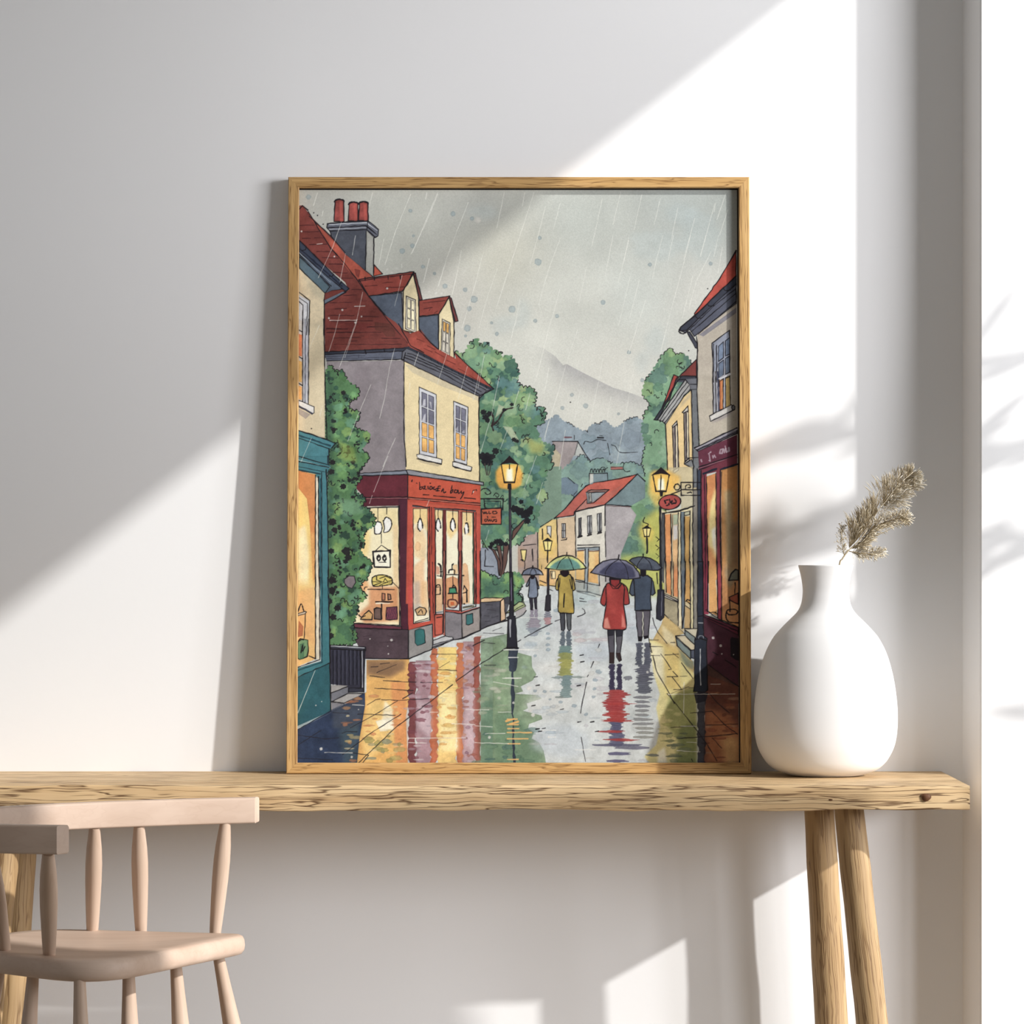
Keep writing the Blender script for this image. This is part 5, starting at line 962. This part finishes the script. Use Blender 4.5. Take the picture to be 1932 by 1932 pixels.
CLIP[0] = None; L('Z', "905,1262 909,1300 906,1380 909,1440", 1.4, (120, 90, 70), a=.5)
# green reflection continuing right
S = pt('P', "-60,20 0,100 90,140 200,170 205,260 240,320 210,370 110,420 130,460 60,480 250,490 285,520 160,560 170,600 130,620 280,660 290,690 180,730 170,770 220,800 200,850 260,880 300,950 320,1060 -120,1060 -120,20")
F('Z', S, (128, 154, 120), .9, mot=.2); F('P', "0,620 130,700 200,860 280,960 280,1050 -100,1050 -100,650", (104, 138, 108), .7, soft=5)
dabs(906, 1010, 1360, 1438, 22, [(92, 128, 104), (120, 152, 120), (84, 118, 112)], rx=12, ry=4, seed=8); dabs(906, 965, 1250, 1350, 26, [(150, 172, 136), (176, 184, 160), (120, 150, 122)], rx=10, seed=9); dabs(920, 955, 1265, 1320, 6, [(206, 206, 190)], rx=10, ry=3, seed=10)
# road tone
for x, y, rx, ry, c in ((1080, 1180, 60, 16, (196, 200, 206)), (1130, 1230, 40, 20, (190, 202, 214)), (1050, 1260, 40, 12, (222, 222, 216)), (1040, 1320, 50, 30, (218, 220, 216)), (1060, 1400, 60, 26, (186, 198, 208)), (1100, 1130, 40, 14, (176, 198, 200)), (1000, 1180, 40, 20, (186, 200, 200)), (1190, 1180, 24, 40, (186, 196, 206)), (1120, 1300, 26, 40, (214, 216, 214)), (1230, 1250, 16, 30, (206, 206, 200))): blob(x, y, rx, ry, c, .6, soft=6)
dabs(985, 1240, 1130, 1436, 70, [(176, 190, 202), (190, 186, 196), (162, 184, 200), (206, 206, 200)], a=.45, rx=11, ry=3.2, seed=11); dabs(1090, 1135, 1190, 1215, 6, [(206, 176, 178), (176, 176, 190)], a=.5, rx=18, ry=4, seed=12)
for x, y, r in ((1052, 1152, 5), (1035, 1180, 4), (1036, 1196, 4), (1037, 1205, 4), (1036, 1217, 4), (1037, 1226, 5), (1012, 1238, 4), (1012, 1304, 4), (1030, 1305, 4), (1060, 1325, 4), (1086, 1332, 5), (1124, 1300, 4), (1108, 1348, 4), (1132, 1268, 6), (1125, 1284, 5), (1122, 1315, 4), (1040, 1320, 3)): blob(x, y, r, r * .7, (140, 162, 176), .6)
# yellow-green reflection on the right
F('P', "1170,20 1300,80 1560,330 1560,1060 1180,1060 1130,1000 1230,900 1260,760 1230,600 1260,480 1210,320", (232, 218, 142), .9, mot=.1, soft=1); F('P', "1340,500 1560,420 1560,1060 1400,1060 1440,900 1330,760 1300,640", (154, 160, 94), .85, soft=3); F('P', "1420,760 1560,700 1560,1060 1380,1060", (112, 124, 74), .7, soft=4); F('P', "1240,960 1300,920 1320,1060 1240,1060", (255, 250, 226), .9, soft=2); F('P', "1280,60 1420,120 1430,460 1300,420", (220, 190, 106), .7, soft=4); F('P', "1180,60 1290,100 1300,420 1220,330", (232, 226, 200), .7, soft=4)
F('P', "1640,320 1910,420 1910,1060 1620,1060", (110, 66, 54), .95, mot=.2); F('P', "1640,600 1800,640 1910,760 1910,1060 1640,1060", (206, 132, 82), .7, soft=6); F('P', "1760,820 1910,840 1910,1060 1800,1060", (232, 190, 122), .7, soft=6)  # brown shop reflection; the vase's shadow is kept in its dark base colour
dabs(1330, 1390, 1300, 1430, 26, [(150, 86, 64), (206, 136, 92), (120, 70, 58), (186, 150, 120)], rx=10, seed=13); dabs(1255, 1305, 1380, 1436, 16, [(112, 124, 104), (150, 156, 96), (96, 110, 96)], rx=12, ry=3, seed=14); dabs(1250, 1290, 1310, 1390, 12, [(236, 224, 150), (196, 196, 110)], rx=8, seed=15)
# ---- figures' reflections
def refl(xs, y0, y1, hw, cols, seed, n=None):
    R = np.random.RandomState(seed); n = n or int((y1 - y0) / 3.2)
    for i in range(n):
        v = (i + .5) / n; y = y0 + (y1 - y0) * v; c = cols[min(len(cols) - 1, int(v * len(cols)))]
        for x in xs: blob(x + R.randn() * hw * .12, y, hw * (.75 + .5 * R.rand()), 2.9, c, .88, k=.1, edge=.1)
refl((1064, 1076), 1192, 1220, 4.6, [(96, 108, 120)], 1); refl((1070,), 1220, 1275, 13, [(110, 140, 136), (150, 156, 84), (172, 172, 84), (156, 160, 84)], 2); refl((1071,), 1275, 1316, 10, [(122, 148, 150), (128, 152, 152)], 3); blob(1054, 1279, 11, 2.6, (142, 158, 158), .9); blob(1092, 1278, 12, 2.4, (148, 162, 158), .9); blob(1058, 1316, 9, 2, (140, 152, 148), .8)
refl((1157, 1171), 1254, 1302, 5, [(56, 50, 78)], 4); refl((1164,), 1303, 1362, 19, [(172, 58, 58), (164, 50, 54), (176, 60, 58)], 5, 17); refl((1165,), 1362, 1408, 12, [(84, 84, 118), (96, 96, 128)], 6, 12)
for y, w_ in ((1328, 30), (1347, 27), (1360, 26), (1380, 28), (1396, 28)): blob(1164 + AR.randn() * 4, y, w_, 2.4, (180, 62, 60), .85, k=.2)
for x, y, w_, c in ((1165, 1406, 46, (92, 92, 120)), (1195, 1411, 34, (110, 110, 132)), (1170, 1422, 22, (90, 88, 124)), (1166, 1436, 20, (96, 92, 130)), (1232, 1425, 12, (130, 136, 130))): blob(x, y, w_, 3, c, .85, k=.12)
refl((1208, 1224), 1214, 1255, 6.5, [(84, 88, 104)], 7); refl((1217,), 1255, 1308, 14, [(92, 94, 110), (84, 86, 100), (92, 96, 110)], 8, 15); refl((1214,), 1312, 1395, 17, [(122, 124, 132), (140, 142, 144), (150, 152, 146)], 9, 10); blob(1187, 1280, 8, 5, (110, 112, 124), .8)
refl((1006, 1014), 1150, 1170, 4, [(158, 150, 168)], 10); refl((1010,), 1170, 1200, 12, [(164, 156, 170), (150, 160, 172)], 11, 8); refl((1036,), 1154, 1178, 6, [(130, 132, 146), (186, 140, 144)], 12, 6)
# pavement joints
for t, s, w in (('O', "555,1100 880,790 1365,425", 1.6), ('O', "1395,395 1570,270 1830,105", 1.7), ('O', "415,1030 650,850 920,680", 1.4), ('O', "480,800 700,680 890,565", 1.2), ('O', "590,1100 640,1035", 1.4), ('O', "545,680 620,680 870,690", 1.4), ('O', "410,845 450,830 540,832", 1.4), ('O', "30,860 260,895 380,885", 1.3), ('O', "30,945 230,820", 1), ('O', "30,1060 330,1075", 1.2), ('O', "470,1010 640,1035", 1.4), ('O', "330,665 470,672", 1.3), ('O', "625,600 700,555 740,548", 1.2), ('O', "750,555 900,560 1160,545", 1.3), ('O', "690,455 930,470 1025,475", 1.4), ('O', "765,390 960,400 1050,402", 1.6), ('O', "1090,405 1280,405", 1.3), ('O', "650,348 780,362", 1.5), ('O', "710,320 880,250", 1.3), ('O', "660,270 720,268", 1.6), ('O', "740,245 820,235", 1.4), ('O', "935,545 1020,495", 1.5), ('O', "1240,295 1400,302", 1.5), ('O', "1250,280 1340,225", 1.1), ('O', "1190,160 1420,160", 1), ('O', "1545,85 1640,40", 1.3), ('O', "1640,255 1740,255", 1), ('Q', "340,1340 440,1290 550,1240", 1.5), ('Q', "700,1070 860,1010", 1), ('Q', "530,1110 900,1120", 1), ('Q', "520,1285 740,1300", 1.1), ('Q', "1160,1265 1210,1235", 1.6), ('Q', "1280,1190 1500,1070 1780,935", 1.7), ('Q', "1835,895 1932,860", 1.7), ('M', "1050,925 1110,905 1150,880 1140,840 1110,815", 1.6), ('M', "565,510 605,520", 1.4), ('M', "690,570 730,590", 1.6), ('M', "1080,685 1130,695", 1.5), ('M', "1080,722 1165,732", 1.5),
                ('L', "400,790 420,880 470,990 600,1150", 1.5), ('L', "340,1060 385,1275", 1.7), ('L', "400,1320 450,1530 520,1660 640,1870 700,1990", 1.8), ('L', "350,1100 480,1100", 1.3), ('L', "350,1190 540,1195", 1.2), ('L', "370,1315 500,1320", 1.4), ('L', "570,1310 760,1298", 1.6), ('L', "510,1295 590,1400 660,1510 620,1515", 1.5), ('L', "680,1285 760,1350", 1.2), ('L', "600,1615 750,1612 680,1540", 1.5), ('L', "670,1620 800,1790 690,1795", 1.5), ('L', "800,1420 870,1520 960,1640", 1.6), ('L', "650,1135 710,1135", 1.6), ('L', "780,1610 880,1605", 1), ('L', "900,1770 980,1770", 1.4),
                ('P', "1320,480 1420,600 1570,790 1650,900 1730,1035", 1.6), ('P', "1350,760 1560,745", 1.2), ('P', "1400,850 1700,830 1900,810", 1.5), ('P', "1640,740 1900,730", 1.4), ('P', "1510,640 1690,625 1800,740 1900,815", 1.5), ('P', "1670,480 1740,560 1835,640", 1.5), ('P', "1690,845 1770,930", 1.4), ('P', "610,840 625,920 645,1040", 1.5), ('P', "605,640 625,520 655,385", 1.6), ('P', "690,265 712,215", 1.8), ('P', "660,340 670,325", 1.8), ('P', "750,100 762,70", 1.8), ('P', "1520,1020 1530,1040", 1.4), ('P', "1350,480 1500,420", .8)): L(t, s, w, (40, 36, 42), a=.85)
for t, q in (('P', ((235, 340), (250, 410), (215, 578), (450, 608), (250, 770), (300, 766), (590, 412), (700, 712), (740, 790), (595, 712), (620, 215), (615, 160), (270, 790))),):
    for x, y in q: L(t, [(x - 14, y + 3), (x + 14, y - 2)], 1.9)
# ---- lamps
def lamp(x, yt, yb, hw, k, glow, base=1):
    """big street lamp: x axis, lantern top, lantern bottom, half width"""
    h = yb - yt
    F('Z', [(x - hw, yt), (x + hw, yt), (x + hw * .62, yb), (x - hw * .62, yb)], (252, 200, 76), mot=.05); F('Z', [(x - hw * .35, yt + h * .25), (x + hw * .35, yt + h * .2), (x + hw * .45, yb - 2), (x - hw * .4, yb - 2)], (255, 252, 230), .95, soft=2)
    L('Z', [(x - hw, yt), (x - hw * .62, yb)], 2.2 * k, jit=.1); L('Z', [(x + hw, yt), (x + hw * .62, yb)], 2.2 * k, jit=.1); L('Z', [(x, yt), (x, yt + h * .25)], 1.8 * k)
    F('Z', [(x - hw * 1.22, yt + 1), (x - hw * .6, yt - h * .2), (x - hw * .14, yt - h * .42), (x, yt - h * .5), (x + hw * .14, yt - h * .42), (x + hw * .7, yt - h * .18), (x + hw * 1.2, yt + 1), (x, yt - h * .08)], (38, 28, 32)); L('Z', [(x - hw * .6, yb), (x + hw * .6, yb)], 3.2 * k, jit=.1)
F('F', "1230,200 1300,120 1530,120 1580,230 1560,380 1480,430 1400,440 1280,420 1230,330", (250, 176, 52), .9, soft=2)
lamp(964, 876, 910, 15.5, 1, 1)
F('F', "1385,360 1430,360 1435,440 1380,430", (36, 32, 38)); F('F', "1395,430 1428,430 1445,1932 1408,1932", (42, 40, 48)); L('F', "1415,700 1425,1500", 1, (120, 110, 130), a=.7)
F('Q', "1010,0 1065,0 1080,560 1080,800 1110,800 1120,860 1145,1360 1160,1390 955,1390 960,1350 975,860 950,830 1000,800 1015,560", (42, 42, 52), ink=1.4); L('Q', "1020,880 1015,1000 1020,1180", 3, (200, 204, 212), a=.8); L('Q', "1035,100 1040,520", 1.3, (130, 120, 150)); L('Q', "960,1380 1160,1385", 3)
P = pt('P', "10,110 90,105 85,200 70,290 50,300 55,420 62,520 50,620 55,760 60,900 70,1050 48,1050 40,900 45,700 32,560 30,420 35,300 15,290 5,180"); F('Z', P, (50, 58, 76), .92, mot=.2, wob=.8)
for y, w0, w1 in ((117, -30, 180), (180, 10, 90), (350, -20, 115)): L('P', [(w0, y), (w1, y)], 1.6, (240, 240, 236), a=.85)
for y, w0, w1 in ((690, 0, 80), (735, 0, 90), (768, 5, 95), (800, 0, 200), (852, 0, 170), (893, 5, 105), (1022, 0, 90)): L('P', [(w0, y), (w1, y)], 2.3, (238, 184, 106), a=.9)
for y, w0, w1 in ((740, 1830, 1900), (765, 1860, 1932)): L('O', [(w0, y), (w1, y - 20)], 3, (240, 180, 96))
# right lamp
F('K', "430,110 500,60 760,80 930,170 920,260 800,400 560,480 470,420 430,300", (248, 190, 70), .75, soft=3)
lamp(1250, 896, 927, 15.5, 1, 1); L('Z', "1250,900 1249,925", 1.9)
F('K', "590,430 650,430 640,500 600,500", (36, 32, 38))
F('L', "500,100 520,100 530,390 560,400 560,780 510,830 450,800 470,400 500,390", (46, 46, 58), ink=1.6); L('L', "530,420 520,760", 1.4, (110, 112, 128)); L('L', "515,0 515,390", 4.5, (38, 38, 46)); L('K', "600,690 603,1932", 3.6, (36, 36, 42))
L('L', "460,160 470,310", 2.2); 
# oval sign and bracket
L('K', "945,265 1280,265 1275,480 950,480 945,265", 2.2, jit=.1); L('K', "945,385 1275,385", 2); L('K', "780,460 940,400", 1.8); C_('K', "830,345 855,300 900,295 930,340 905,385 855,385 830,345", 2.2); C_('K', "1020,370 1030,315 1090,305 1100,350 1060,350", 1.9); L('K', "1050,440 1110,425 1120,440", 2)
th = np.linspace(0, 6.283, 26, endpoint=False); F('Z', np.stack([1266.5 + 20.8 * np.cos(th), 947.5 + 14 * np.sin(th) - 2 * np.cos(th)], 1), (178, 76, 70), ink=2.2)
for s in ("675,570 690,610", "700,560 730,555", "700,650 740,640 745,615", "755,545 770,600 800,570 790,620 830,610", "840,540 865,580 855,610 825,610"): C_('K', s, 2.4) if s.count(' ') > 1 else L('K', s, 2.4)
# small lamps
def smalllamp(x, yt, yb, hw, y2, bw):
    blob(x, (yt + yb) / 2, hw * 1.9, hw * 2, (244, 208, 84), .55, soft=3)
    F('Z', [(x - hw, yt), (x + hw, yt), (x + hw * .6, yb), (x - hw * .6, yb)], (252, 232, 140), ink=1.5); L('Z', [(x, yt), (x, yb)], 1.2)
    F('Z', [(x - hw * 1.15, yt + .5), (x, yt - hw * .75), (x + hw * 1.15, yt + .5)], INK); L('Z', [(x - hw * .6, yb), (x + hw * .6, yb)], 2); L('Z', [(x, yb), (x, y2)], bw)
smalllamp(1036, 1021, 1039, 8.4, 1062, 2.6); smalllamp(1223, 997, 1012.5, 7.5, 1044, 2.2); L('K', "380,1200 385,1420", 3.4, (38, 38, 44))
C_('K', "340,850 320,920 400,960 375,1010", 1.8)
F('M', "655,290 682,290 680,640 700,640 700,840 670,855 625,845 640,660 655,640", (52, 48, 56), ink=1.3)
# right bollard
F('L', "1030,0 1105,0 1105,760 1110,1040 1160,1080 1150,1200 1165,1800 1130,1830 970,1820 985,1700 985,1110 1010,1060 1030,1020 1025,780", (46, 52, 66), mot=.12, ink=1.9, edge=0); L('L', "1065,1230 1060,1500 1070,1730", 1.8, (206, 210, 216)); L('L', "1030,770 1105,760", 2.2); L('L', "1040,860 1100,862", 1.2, (190, 196, 200)); C_('L', "985,1100 1060,1080 1150,1105", 2.4); C_('L', "1040,1080 1050,1045 1100,1045 1110,1075", 1.3, col=(150, 156, 164)); F('L', "930,1245 985,1235 985,1365 935,1350", (84, 92, 110), ink=1.5)
band(1318, 1332, 1306, 1442, (50, 50, 62), .85, 3, seed=31)
F('P', "1540,470 1660,470 1640,540 1560,560", (46, 46, 58), .9)
# ---- people under umbrellas (tile M)
def person(coat, body, arms, legs, hair, extra=()):
    for s, c in legs: F('M', s, c, ink=1.6, edge=0)
    for s in arms: F('M', s, coat, ink=1.9, sm=1)
    F('M', body, coat, ink=1.9, mot=.16, sm=1); F('M', hair, (36, 24, 32), ink=1.2, sm=1)
    for s, w in extra: L('M', s, w)
person((118, 130, 150), "430,420 470,400 510,420 530,560 525,670 415,675 420,560", ("430,420 380,520 400,530 430,480", "515,430 550,550 535,560 520,520"), (("425,680 465,680 465,840 440,830", (52, 50, 62)), ("480,680 520,680 520,825 500,820", (52, 50, 62))), "440,385 490,385 485,425 450,430")
person((178, 154, 66), "800,400 850,370 890,400 940,370 975,420 990,640 1005,865 950,882 870,875 800,855 805,640", ("835,380 780,450 765,560 800,580 830,520 830,420", "935,385 990,420 1020,560 985,585 960,520"), (("820,880 885,885 885,1080 870,1110 840,1100 835,1040", (74, 76, 84)), ("905,885 970,885 965,1090 940,1110 920,1085", (92, 96, 100))), "830,330 930,330 935,370 890,405 840,380", (("880,625 870,800", 2.6), ("820,420 810,540", 1.7), ("950,440 975,560", 1.7)))
F('M', "960,800 1000,860 950,878", (214, 172, 40), .7)
person((166, 58, 54), "1420,520 1480,480 1600,480 1660,540 1650,760 1685,1070 1560,1095 1385,1075 1400,900 1425,740", ("1480,485 1410,530 1375,620 1348,740 1400,785 1425,720 1440,600", "1600,485 1690,540 1725,740 1680,770 1640,745 1645,600"), (("1440,1095 1530,1100 1525,1400 1520,1530 1465,1530 1465,1400", (84, 82, 92)), ("1545,1095 1640,1100 1620,1290 1605,1400 1620,1490 1590,1510 1555,1450 1560,1300", (92, 90, 98))), "1470,415 1600,415 1610,470 1560,500 1480,490", (("1465,490 1510,560 1580,555 1620,500", 1.8),))
F('M', "1480,440 1600,440 1600,490 1540,545 1480,500", (150, 48, 50), ink=1.6); F('M', "1400,960 1440,930 1480,1080 1390,1075", (236, 156, 136), .85, soft=1); F('M', "1630,880 1660,960 1680,1070 1620,1060", (232, 140, 124), .8, soft=1); F('M', "1465,1390 1525,1390 1525,1530 1465,1530", (56, 42, 44)); F('M', "1550,1395 1605,1395 1620,1490 1590,1510", (56, 42, 44)); F('M', "1440,1100 1520,1100 1520,1170 1450,1180", (44, 44, 54)); F('M', "1550,1100 1640,1100 1630,1180 1560,1190", (44, 44, 54)); F('M', "1450,560 1560,620 1560,900 1450,900", (186, 74, 66), .4, soft=3)
# man in blue on the right (tile L)
for s in ("160,690 265,690 250,1060 195,1060", "265,690 365,690 340,1050 270,1050"): F('L', s, (98, 94, 104), ink=1.7)
F('L', "190,1050 260,1050 245,1120 195,1120", (32, 28, 34)); F('L', "270,1045 340,1035 345,1070 280,1090", (32, 28, 34)); L('L', "262,710 262,1040", 2, (206, 206, 190))
F('L', "130,230 90,340 75,440 110,480 155,470 160,330", (78, 90, 108), ink=2); F('L', "370,230 410,280 435,440 400,475 360,460", (78, 90, 108), ink=2); F('L', "130,225 210,195 330,195 390,240 370,480 380,680 150,685 150,480", (68, 80, 98), mot=.14, ink=2); F('L', "225,110 310,110 310,190 270,215 225,195", (30, 26, 34))
# umbrellas
def brolly(t, outer, tip, ribs, c, c2, hi=None):
    F(t, outer, c, mot=.2, ink=2.0)
    if hi: F(t, hi, c2, .8, soft=1, sm=1, mot=.2)
    for s in ribs: C_(t, s, 1.3)
    L(t, tip, 2.4)
brolly('M', "1725,195 1760,165 1840,145 1905,145 2000,165 2080,210 2150,290 2100,320 1860,310 1780,240", "1905,110 1905,150", ("1900,150 1840,230 1820,300", "1920,150 1990,220 2020,310"), (82, 90, 104), (60, 66, 80), "1850,230 2000,240 2050,310 1860,305")
brolly('M', "325,380 350,330 400,300 465,285 530,300 580,335 605,380 540,375 470,385 400,378", "468,265 468,290", ("465,290 440,340 430,380", "470,290 505,330 515,378"), (124, 134, 156), (220, 218, 224), "560,345 600,380 570,375")
brolly('M', "632,295 690,220 780,155 860,130 910,125 980,135 1060,175 1125,235 1165,292 1100,305 1000,315 880,318 760,310", "912,88 912,128", ("905,140 830,200 780,300", "925,140 960,200 1000,310"), (206, 212, 130), (70, 132, 140), "690,285 760,220 860,175 960,170 1050,215 1090,290 990,308 870,312 760,302")
brolly('M', "1222,350 1290,270 1380,205 1480,180 1580,175 1680,195 1780,260 1850,350 1865,420 1780,430 1700,437 1560,425 1450,402 1330,375", "1590,120 1580,180", ("1575,185 1490,240 1420,330 1410,385", "1600,185 1670,260 1700,350 1712,430"), (128, 128, 150), (62, 64, 94), "1330,350 1480,230 1620,215 1760,280 1800,400 1700,428 1560,418 1420,380")
L('M', "1415,400 1415,465", 2.0)
# splashes, rain
for t, q in (('N', ((1255, 815, 2.6), (975, 800, 1.4), (275, 1665, 1.4), (350, 1615, .9), (828, 1718, 1.2), (1215, 995, 1.5))), ('L', ((1245, 1070, 2.6), (1350, 1180, 2.6), (1365, 1295, 1.6), (1530, 1305, 1.2), (325, 1550, 2.4))), ('A', ((68, 570, 1.8), (500, 900, 1.6), (605, 1605, 2), (430, 1712, 1.8), (855, 1690, 1.6), (775, 1770, 2), (1190, 1320, 2))), ('P', ((178, 435, 4.5), (212, 655, 3.6), (190, 622, 2.6), (340, 838, 2), (50, 555, 2.4))), ('O', ((230, 980, 3), (495, 1050, 2.2), (1685, 880, 2.8), (1540, 40, 1.2), (805, 90, 1.0)))):
    for x, y, r in q: p = pt(t, [(x, y)])[0]; blob(p[0], p[1], r, r, (232, 230, 224), .85, k=.08)
for t, s in (('A', "275,60 225,230"), ('A', "350,300 335,370"), ('A', "995,60 955,235"), ('A', "1495,80 1300,560 1160,1010"), ('A', "1705,60 1690,140"), ('A', "1850,80 1700,450 1500,870"), ('A', "590,445 480,770 290,1180"), ('A', "645,860 575,1230"), ('A', "775,625 735,880"), ('A', "1145,670 1080,1010"), ('A', "1385,1150 1290,1550"), ('A', "870,1370 790,1760 640,2230"), ('A', "570,1660 500,1932 430,2150"), ('A', "1380,1000 1380,1050"), ('A', "1740,930 1660,1240"), ('A', "1932,1050 1850,1300"),
             ('B', "190,60 175,150"), ('B', "330,60 160,470 0,850"), ('B', "730,190 600,520 440,950 345,1290"), ('B', "640,820 590,1100 520,1400"), ('B', "1200,60 1150,300 1105,520"), ('B', "915,890 820,1270 650,1840"), ('B', "1470,60 1435,240"), ('B', "1590,60 1400,640 1090,1600"), ('B', "1740,240 1640,640 1540,1000"), ('B', "1932,200 1840,550"), ('B', "1932,660 1770,1100 1650,1540"), ('B', "1110,1060 960,1500 870,1840"), ('B', "1410,1450 1350,1750 1270,2050"), ('B', "1932,1320 1780,1880"), ('B', "220,930 150,1240"),
             ('C', "980,860 850,1170 680,1600"), ('C', "1290,380 1220,650 1160,1030 1095,1300"), ('C', "800,0 570,630"), ('C', "1300,1560 1200,1780 1140,1932"), ('C', "305,80 170,400"), ('C', "350,1140 315,1270"), ('C', "205,1560 70,1870"), ('C', "1490,840 1470,980"), ('C', "1600,440 1545,610"),
             ('D', "450,460 330,850"), ('D', "720,620 600,1050"), ('D', "870,720 800,1060"), ('D', "940,480 860,900"), ('D', "1140,740 1030,1280 890,1760"), ('D', "1390,940 1320,1170"), ('D', "1540,960 1480,1190"), ('D', "1810,0 1610,820"), ('D', "1360,0 1290,250"), ('D', "1240,1460 1150,1700"), ('D', "1932,880 1720,1560"), ('D', "1780,650 1740,900"),
             ('G', "640,0 500,420 300,1100"), ('G', "250,60 90,670"), ('G', "970,380 800,1240"), ('G', "1410,0 1310,300"), ('G', "1375,500 1240,1260 1145,1770"), ('G', "265,510 200,840"), ('G', "680,780 640,960"), ('G', "1075,880 1030,1140"), ('G', "1800,0 1720,300"), ('G', "480,1320 400,1830"), ('G', "620,1070 600,1200"), ('G', "260,1200 210,1450"),
             ('H', "210,0 140,350"), ('H', "655,0 560,350 515,570"), ('H', "790,0 715,360"), ('H', "1015,0 900,460 700,1200 620,1560"), ('H', "1215,0 1145,280"), ('H', "1380,0 1320,280"), ('H', "225,540 70,1190"), ('H', "345,580 220,1080"), ('H', "1280,220 1090,600 990,970"), ('H', "1040,540 905,1090"), ('H', "430,840 200,1560"), ('H', "1430,160 1370,500"),
             ('Z', "1355,378 1352,395"), ('Z', "1374,360 1357,410"), ('Z', "1378,390 1362,440"), ('Z', "1353,380 1326,478"), ('Z', "1315,408 1294,486"), ('Z', "1283,388 1270,450"), ('Z', "1250,370 1238,420"), ('Z', "1215,362 1200,430"), ('Z', "1175,356 1160,420"), ('Z', "1140,370 1120,460"), ('Z', "1160,440 1145,520"), ('Z', "1190,450 1170,530"), ('Z', "1110,500 1095,570"),
             ('E', "1205,0 1020,470"), ('E', "1000,515 965,620"), ('E', "1740,580 1710,660"), ('F', "1760,0 1600,430"), ('F', "1840,350 1760,620"), ('F', "1140,970 1100,1100"), ('N', "265,1210 40,1760"), ('O', "170,310 30,670")):
    L(t, s, .95, (234, 234, 224), a=.62, jit=.15)
for t, s in (('O', "980,888 1480,885"), ('O', "985,925 1140,930"), ('O', "1480,640 1680,642"), ('O', "1560,780 1710,790"), ('O', "1360,762 1560,770"), ('O', "500,598 600,605"), ('O', "260,1012 500,1015"), ('O', "1170,662 1240,662"), ('O', "1650,850 1820,846"), ('O', "1560,925 1850,935"), ('O', "1760,662 1880,662"), ('O', "1800,368 1932,368"), ('O', "1720,400 1932,440"), ('P', "280,782 400,782"), ('P', "340,838 400,838"), ('P', "560,943 730,943"), ('P', "1330,485 1880,482"), ('P', "1460,385 1455,640"), ('P', "1400,950 1590,960"), ('P', "1480,880 1560,884"), ('P', "1430,748 1560,748"), ('M', "130,1355 540,1352"), ('Q', "1200,828 1600,830"), ('O', "1540,0 1640,6"), ('P', "1680,400 1760,400"), ('A', "440,1740 790,1738"), ('A', "765,1556 900,1552"), ('A', "270,738 340,730")):
    L(t, s, 1.3, (240, 238, 230), a=.72)
for x, y in ((733, 505), (741, 512), (750, 503), (800, 552), (812, 548), (825, 550), (835, 551), (1345, 530), (1335, 545), (1325, 560), (1318, 568), (1310, 576), (1282, 604), (802, 560)): blob(x, y, 2.6, 1.8, (232, 232, 224), .6)
for x, y in ((593, 397), (600, 402), (611, 419), (1079, 758), (1237, 698), (1303, 660), (1339, 542), (590, 808)): blob(x, y, 1.4, 1.2, INK, .9)
CV *= (1 + .045 * GRAIN)[..., None]
np.clip(CV, 0, 255, out=CV)
# colours were read off the photo, partly in its shade: bring them back to the plain paint and paper colours
_lin = np.where(CV / 255 <= .04045, CV / 255 / 12.92, ((CV / 255 + .055) / 1.055) ** 2.4).astype(np.float32)
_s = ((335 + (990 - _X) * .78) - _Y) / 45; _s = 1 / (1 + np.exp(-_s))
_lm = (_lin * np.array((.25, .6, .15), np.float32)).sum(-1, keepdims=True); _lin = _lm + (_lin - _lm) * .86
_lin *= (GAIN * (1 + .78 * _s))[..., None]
_lin = np.clip(_lin, 0.004, .92)
def sheet():
    # sheet edges in frame coordinates; drawing unit (x, y) -> local metres
    u0, u1 = -FWID / 2 + RW - .0012, FWID / 2 - RW - .0024
    w1, w0 = FHGT - RW - .0026, RW - .0012
    xs = np.linspace(u0, u1, CW); zs_ = np.linspace(w1, w0, CH)
    co = np.empty((CH, CW, 3), np.float32); co[..., 0] = xs[None, :]; co[..., 1] = .0125; co[..., 2] = zs_[:, None]
    me = bpy.data.meshes.new('watercolour_print'); nv = CW * CH; nf = (CW - 1) * (CH - 1)
    me.vertices.add(nv); me.vertices.foreach_set('co', co.ravel())
    idx = np.arange(nv, dtype=np.int32).reshape(CH, CW)
    q = np.stack([idx[1:, :-1], idx[1:, 1:], idx[:-1, 1:], idx[:-1, :-1]], -1).reshape(-1)
    me.loops.add(nf * 4); me.loops.foreach_set('vertex_index', q)
    me.polygons.add(nf); me.polygons.foreach_set('loop_start', np.arange(0, nf * 4, 4, dtype=np.int32))
    me.update(calc_edges=True)
    at = me.color_attributes.new('paint', 'FLOAT_COLOR', 'POINT')
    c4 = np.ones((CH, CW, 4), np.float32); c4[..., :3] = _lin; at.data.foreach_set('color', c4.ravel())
    return me
mp, tp, bp_ = nt('watercolour_paper'); bp_.inputs['Roughness'].default_value = .85; bp_.inputs['Specular IOR Level'].default_value = .15
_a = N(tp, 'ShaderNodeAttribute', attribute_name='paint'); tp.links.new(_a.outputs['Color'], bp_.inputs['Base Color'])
_tc = N(tp, 'ShaderNodeTexCoord'); _n = N(tp, 'ShaderNodeTexNoise', Scale=420.0, Detail=3.0); tp.links.new(_tc.outputs['Object'], _n.inputs['Vector'])
_b = N(tp, 'ShaderNodeBump', Strength=.25, Distance=.0006); tp.links.new(_n.outputs[0], _b.inputs['Height']); tp.links.new(_b.outputs[0], bp_.inputs['Normal'])
link('watercolour_print', sheet(), mp, frame, label='watercolour of people with umbrellas on a rainy shopping street')
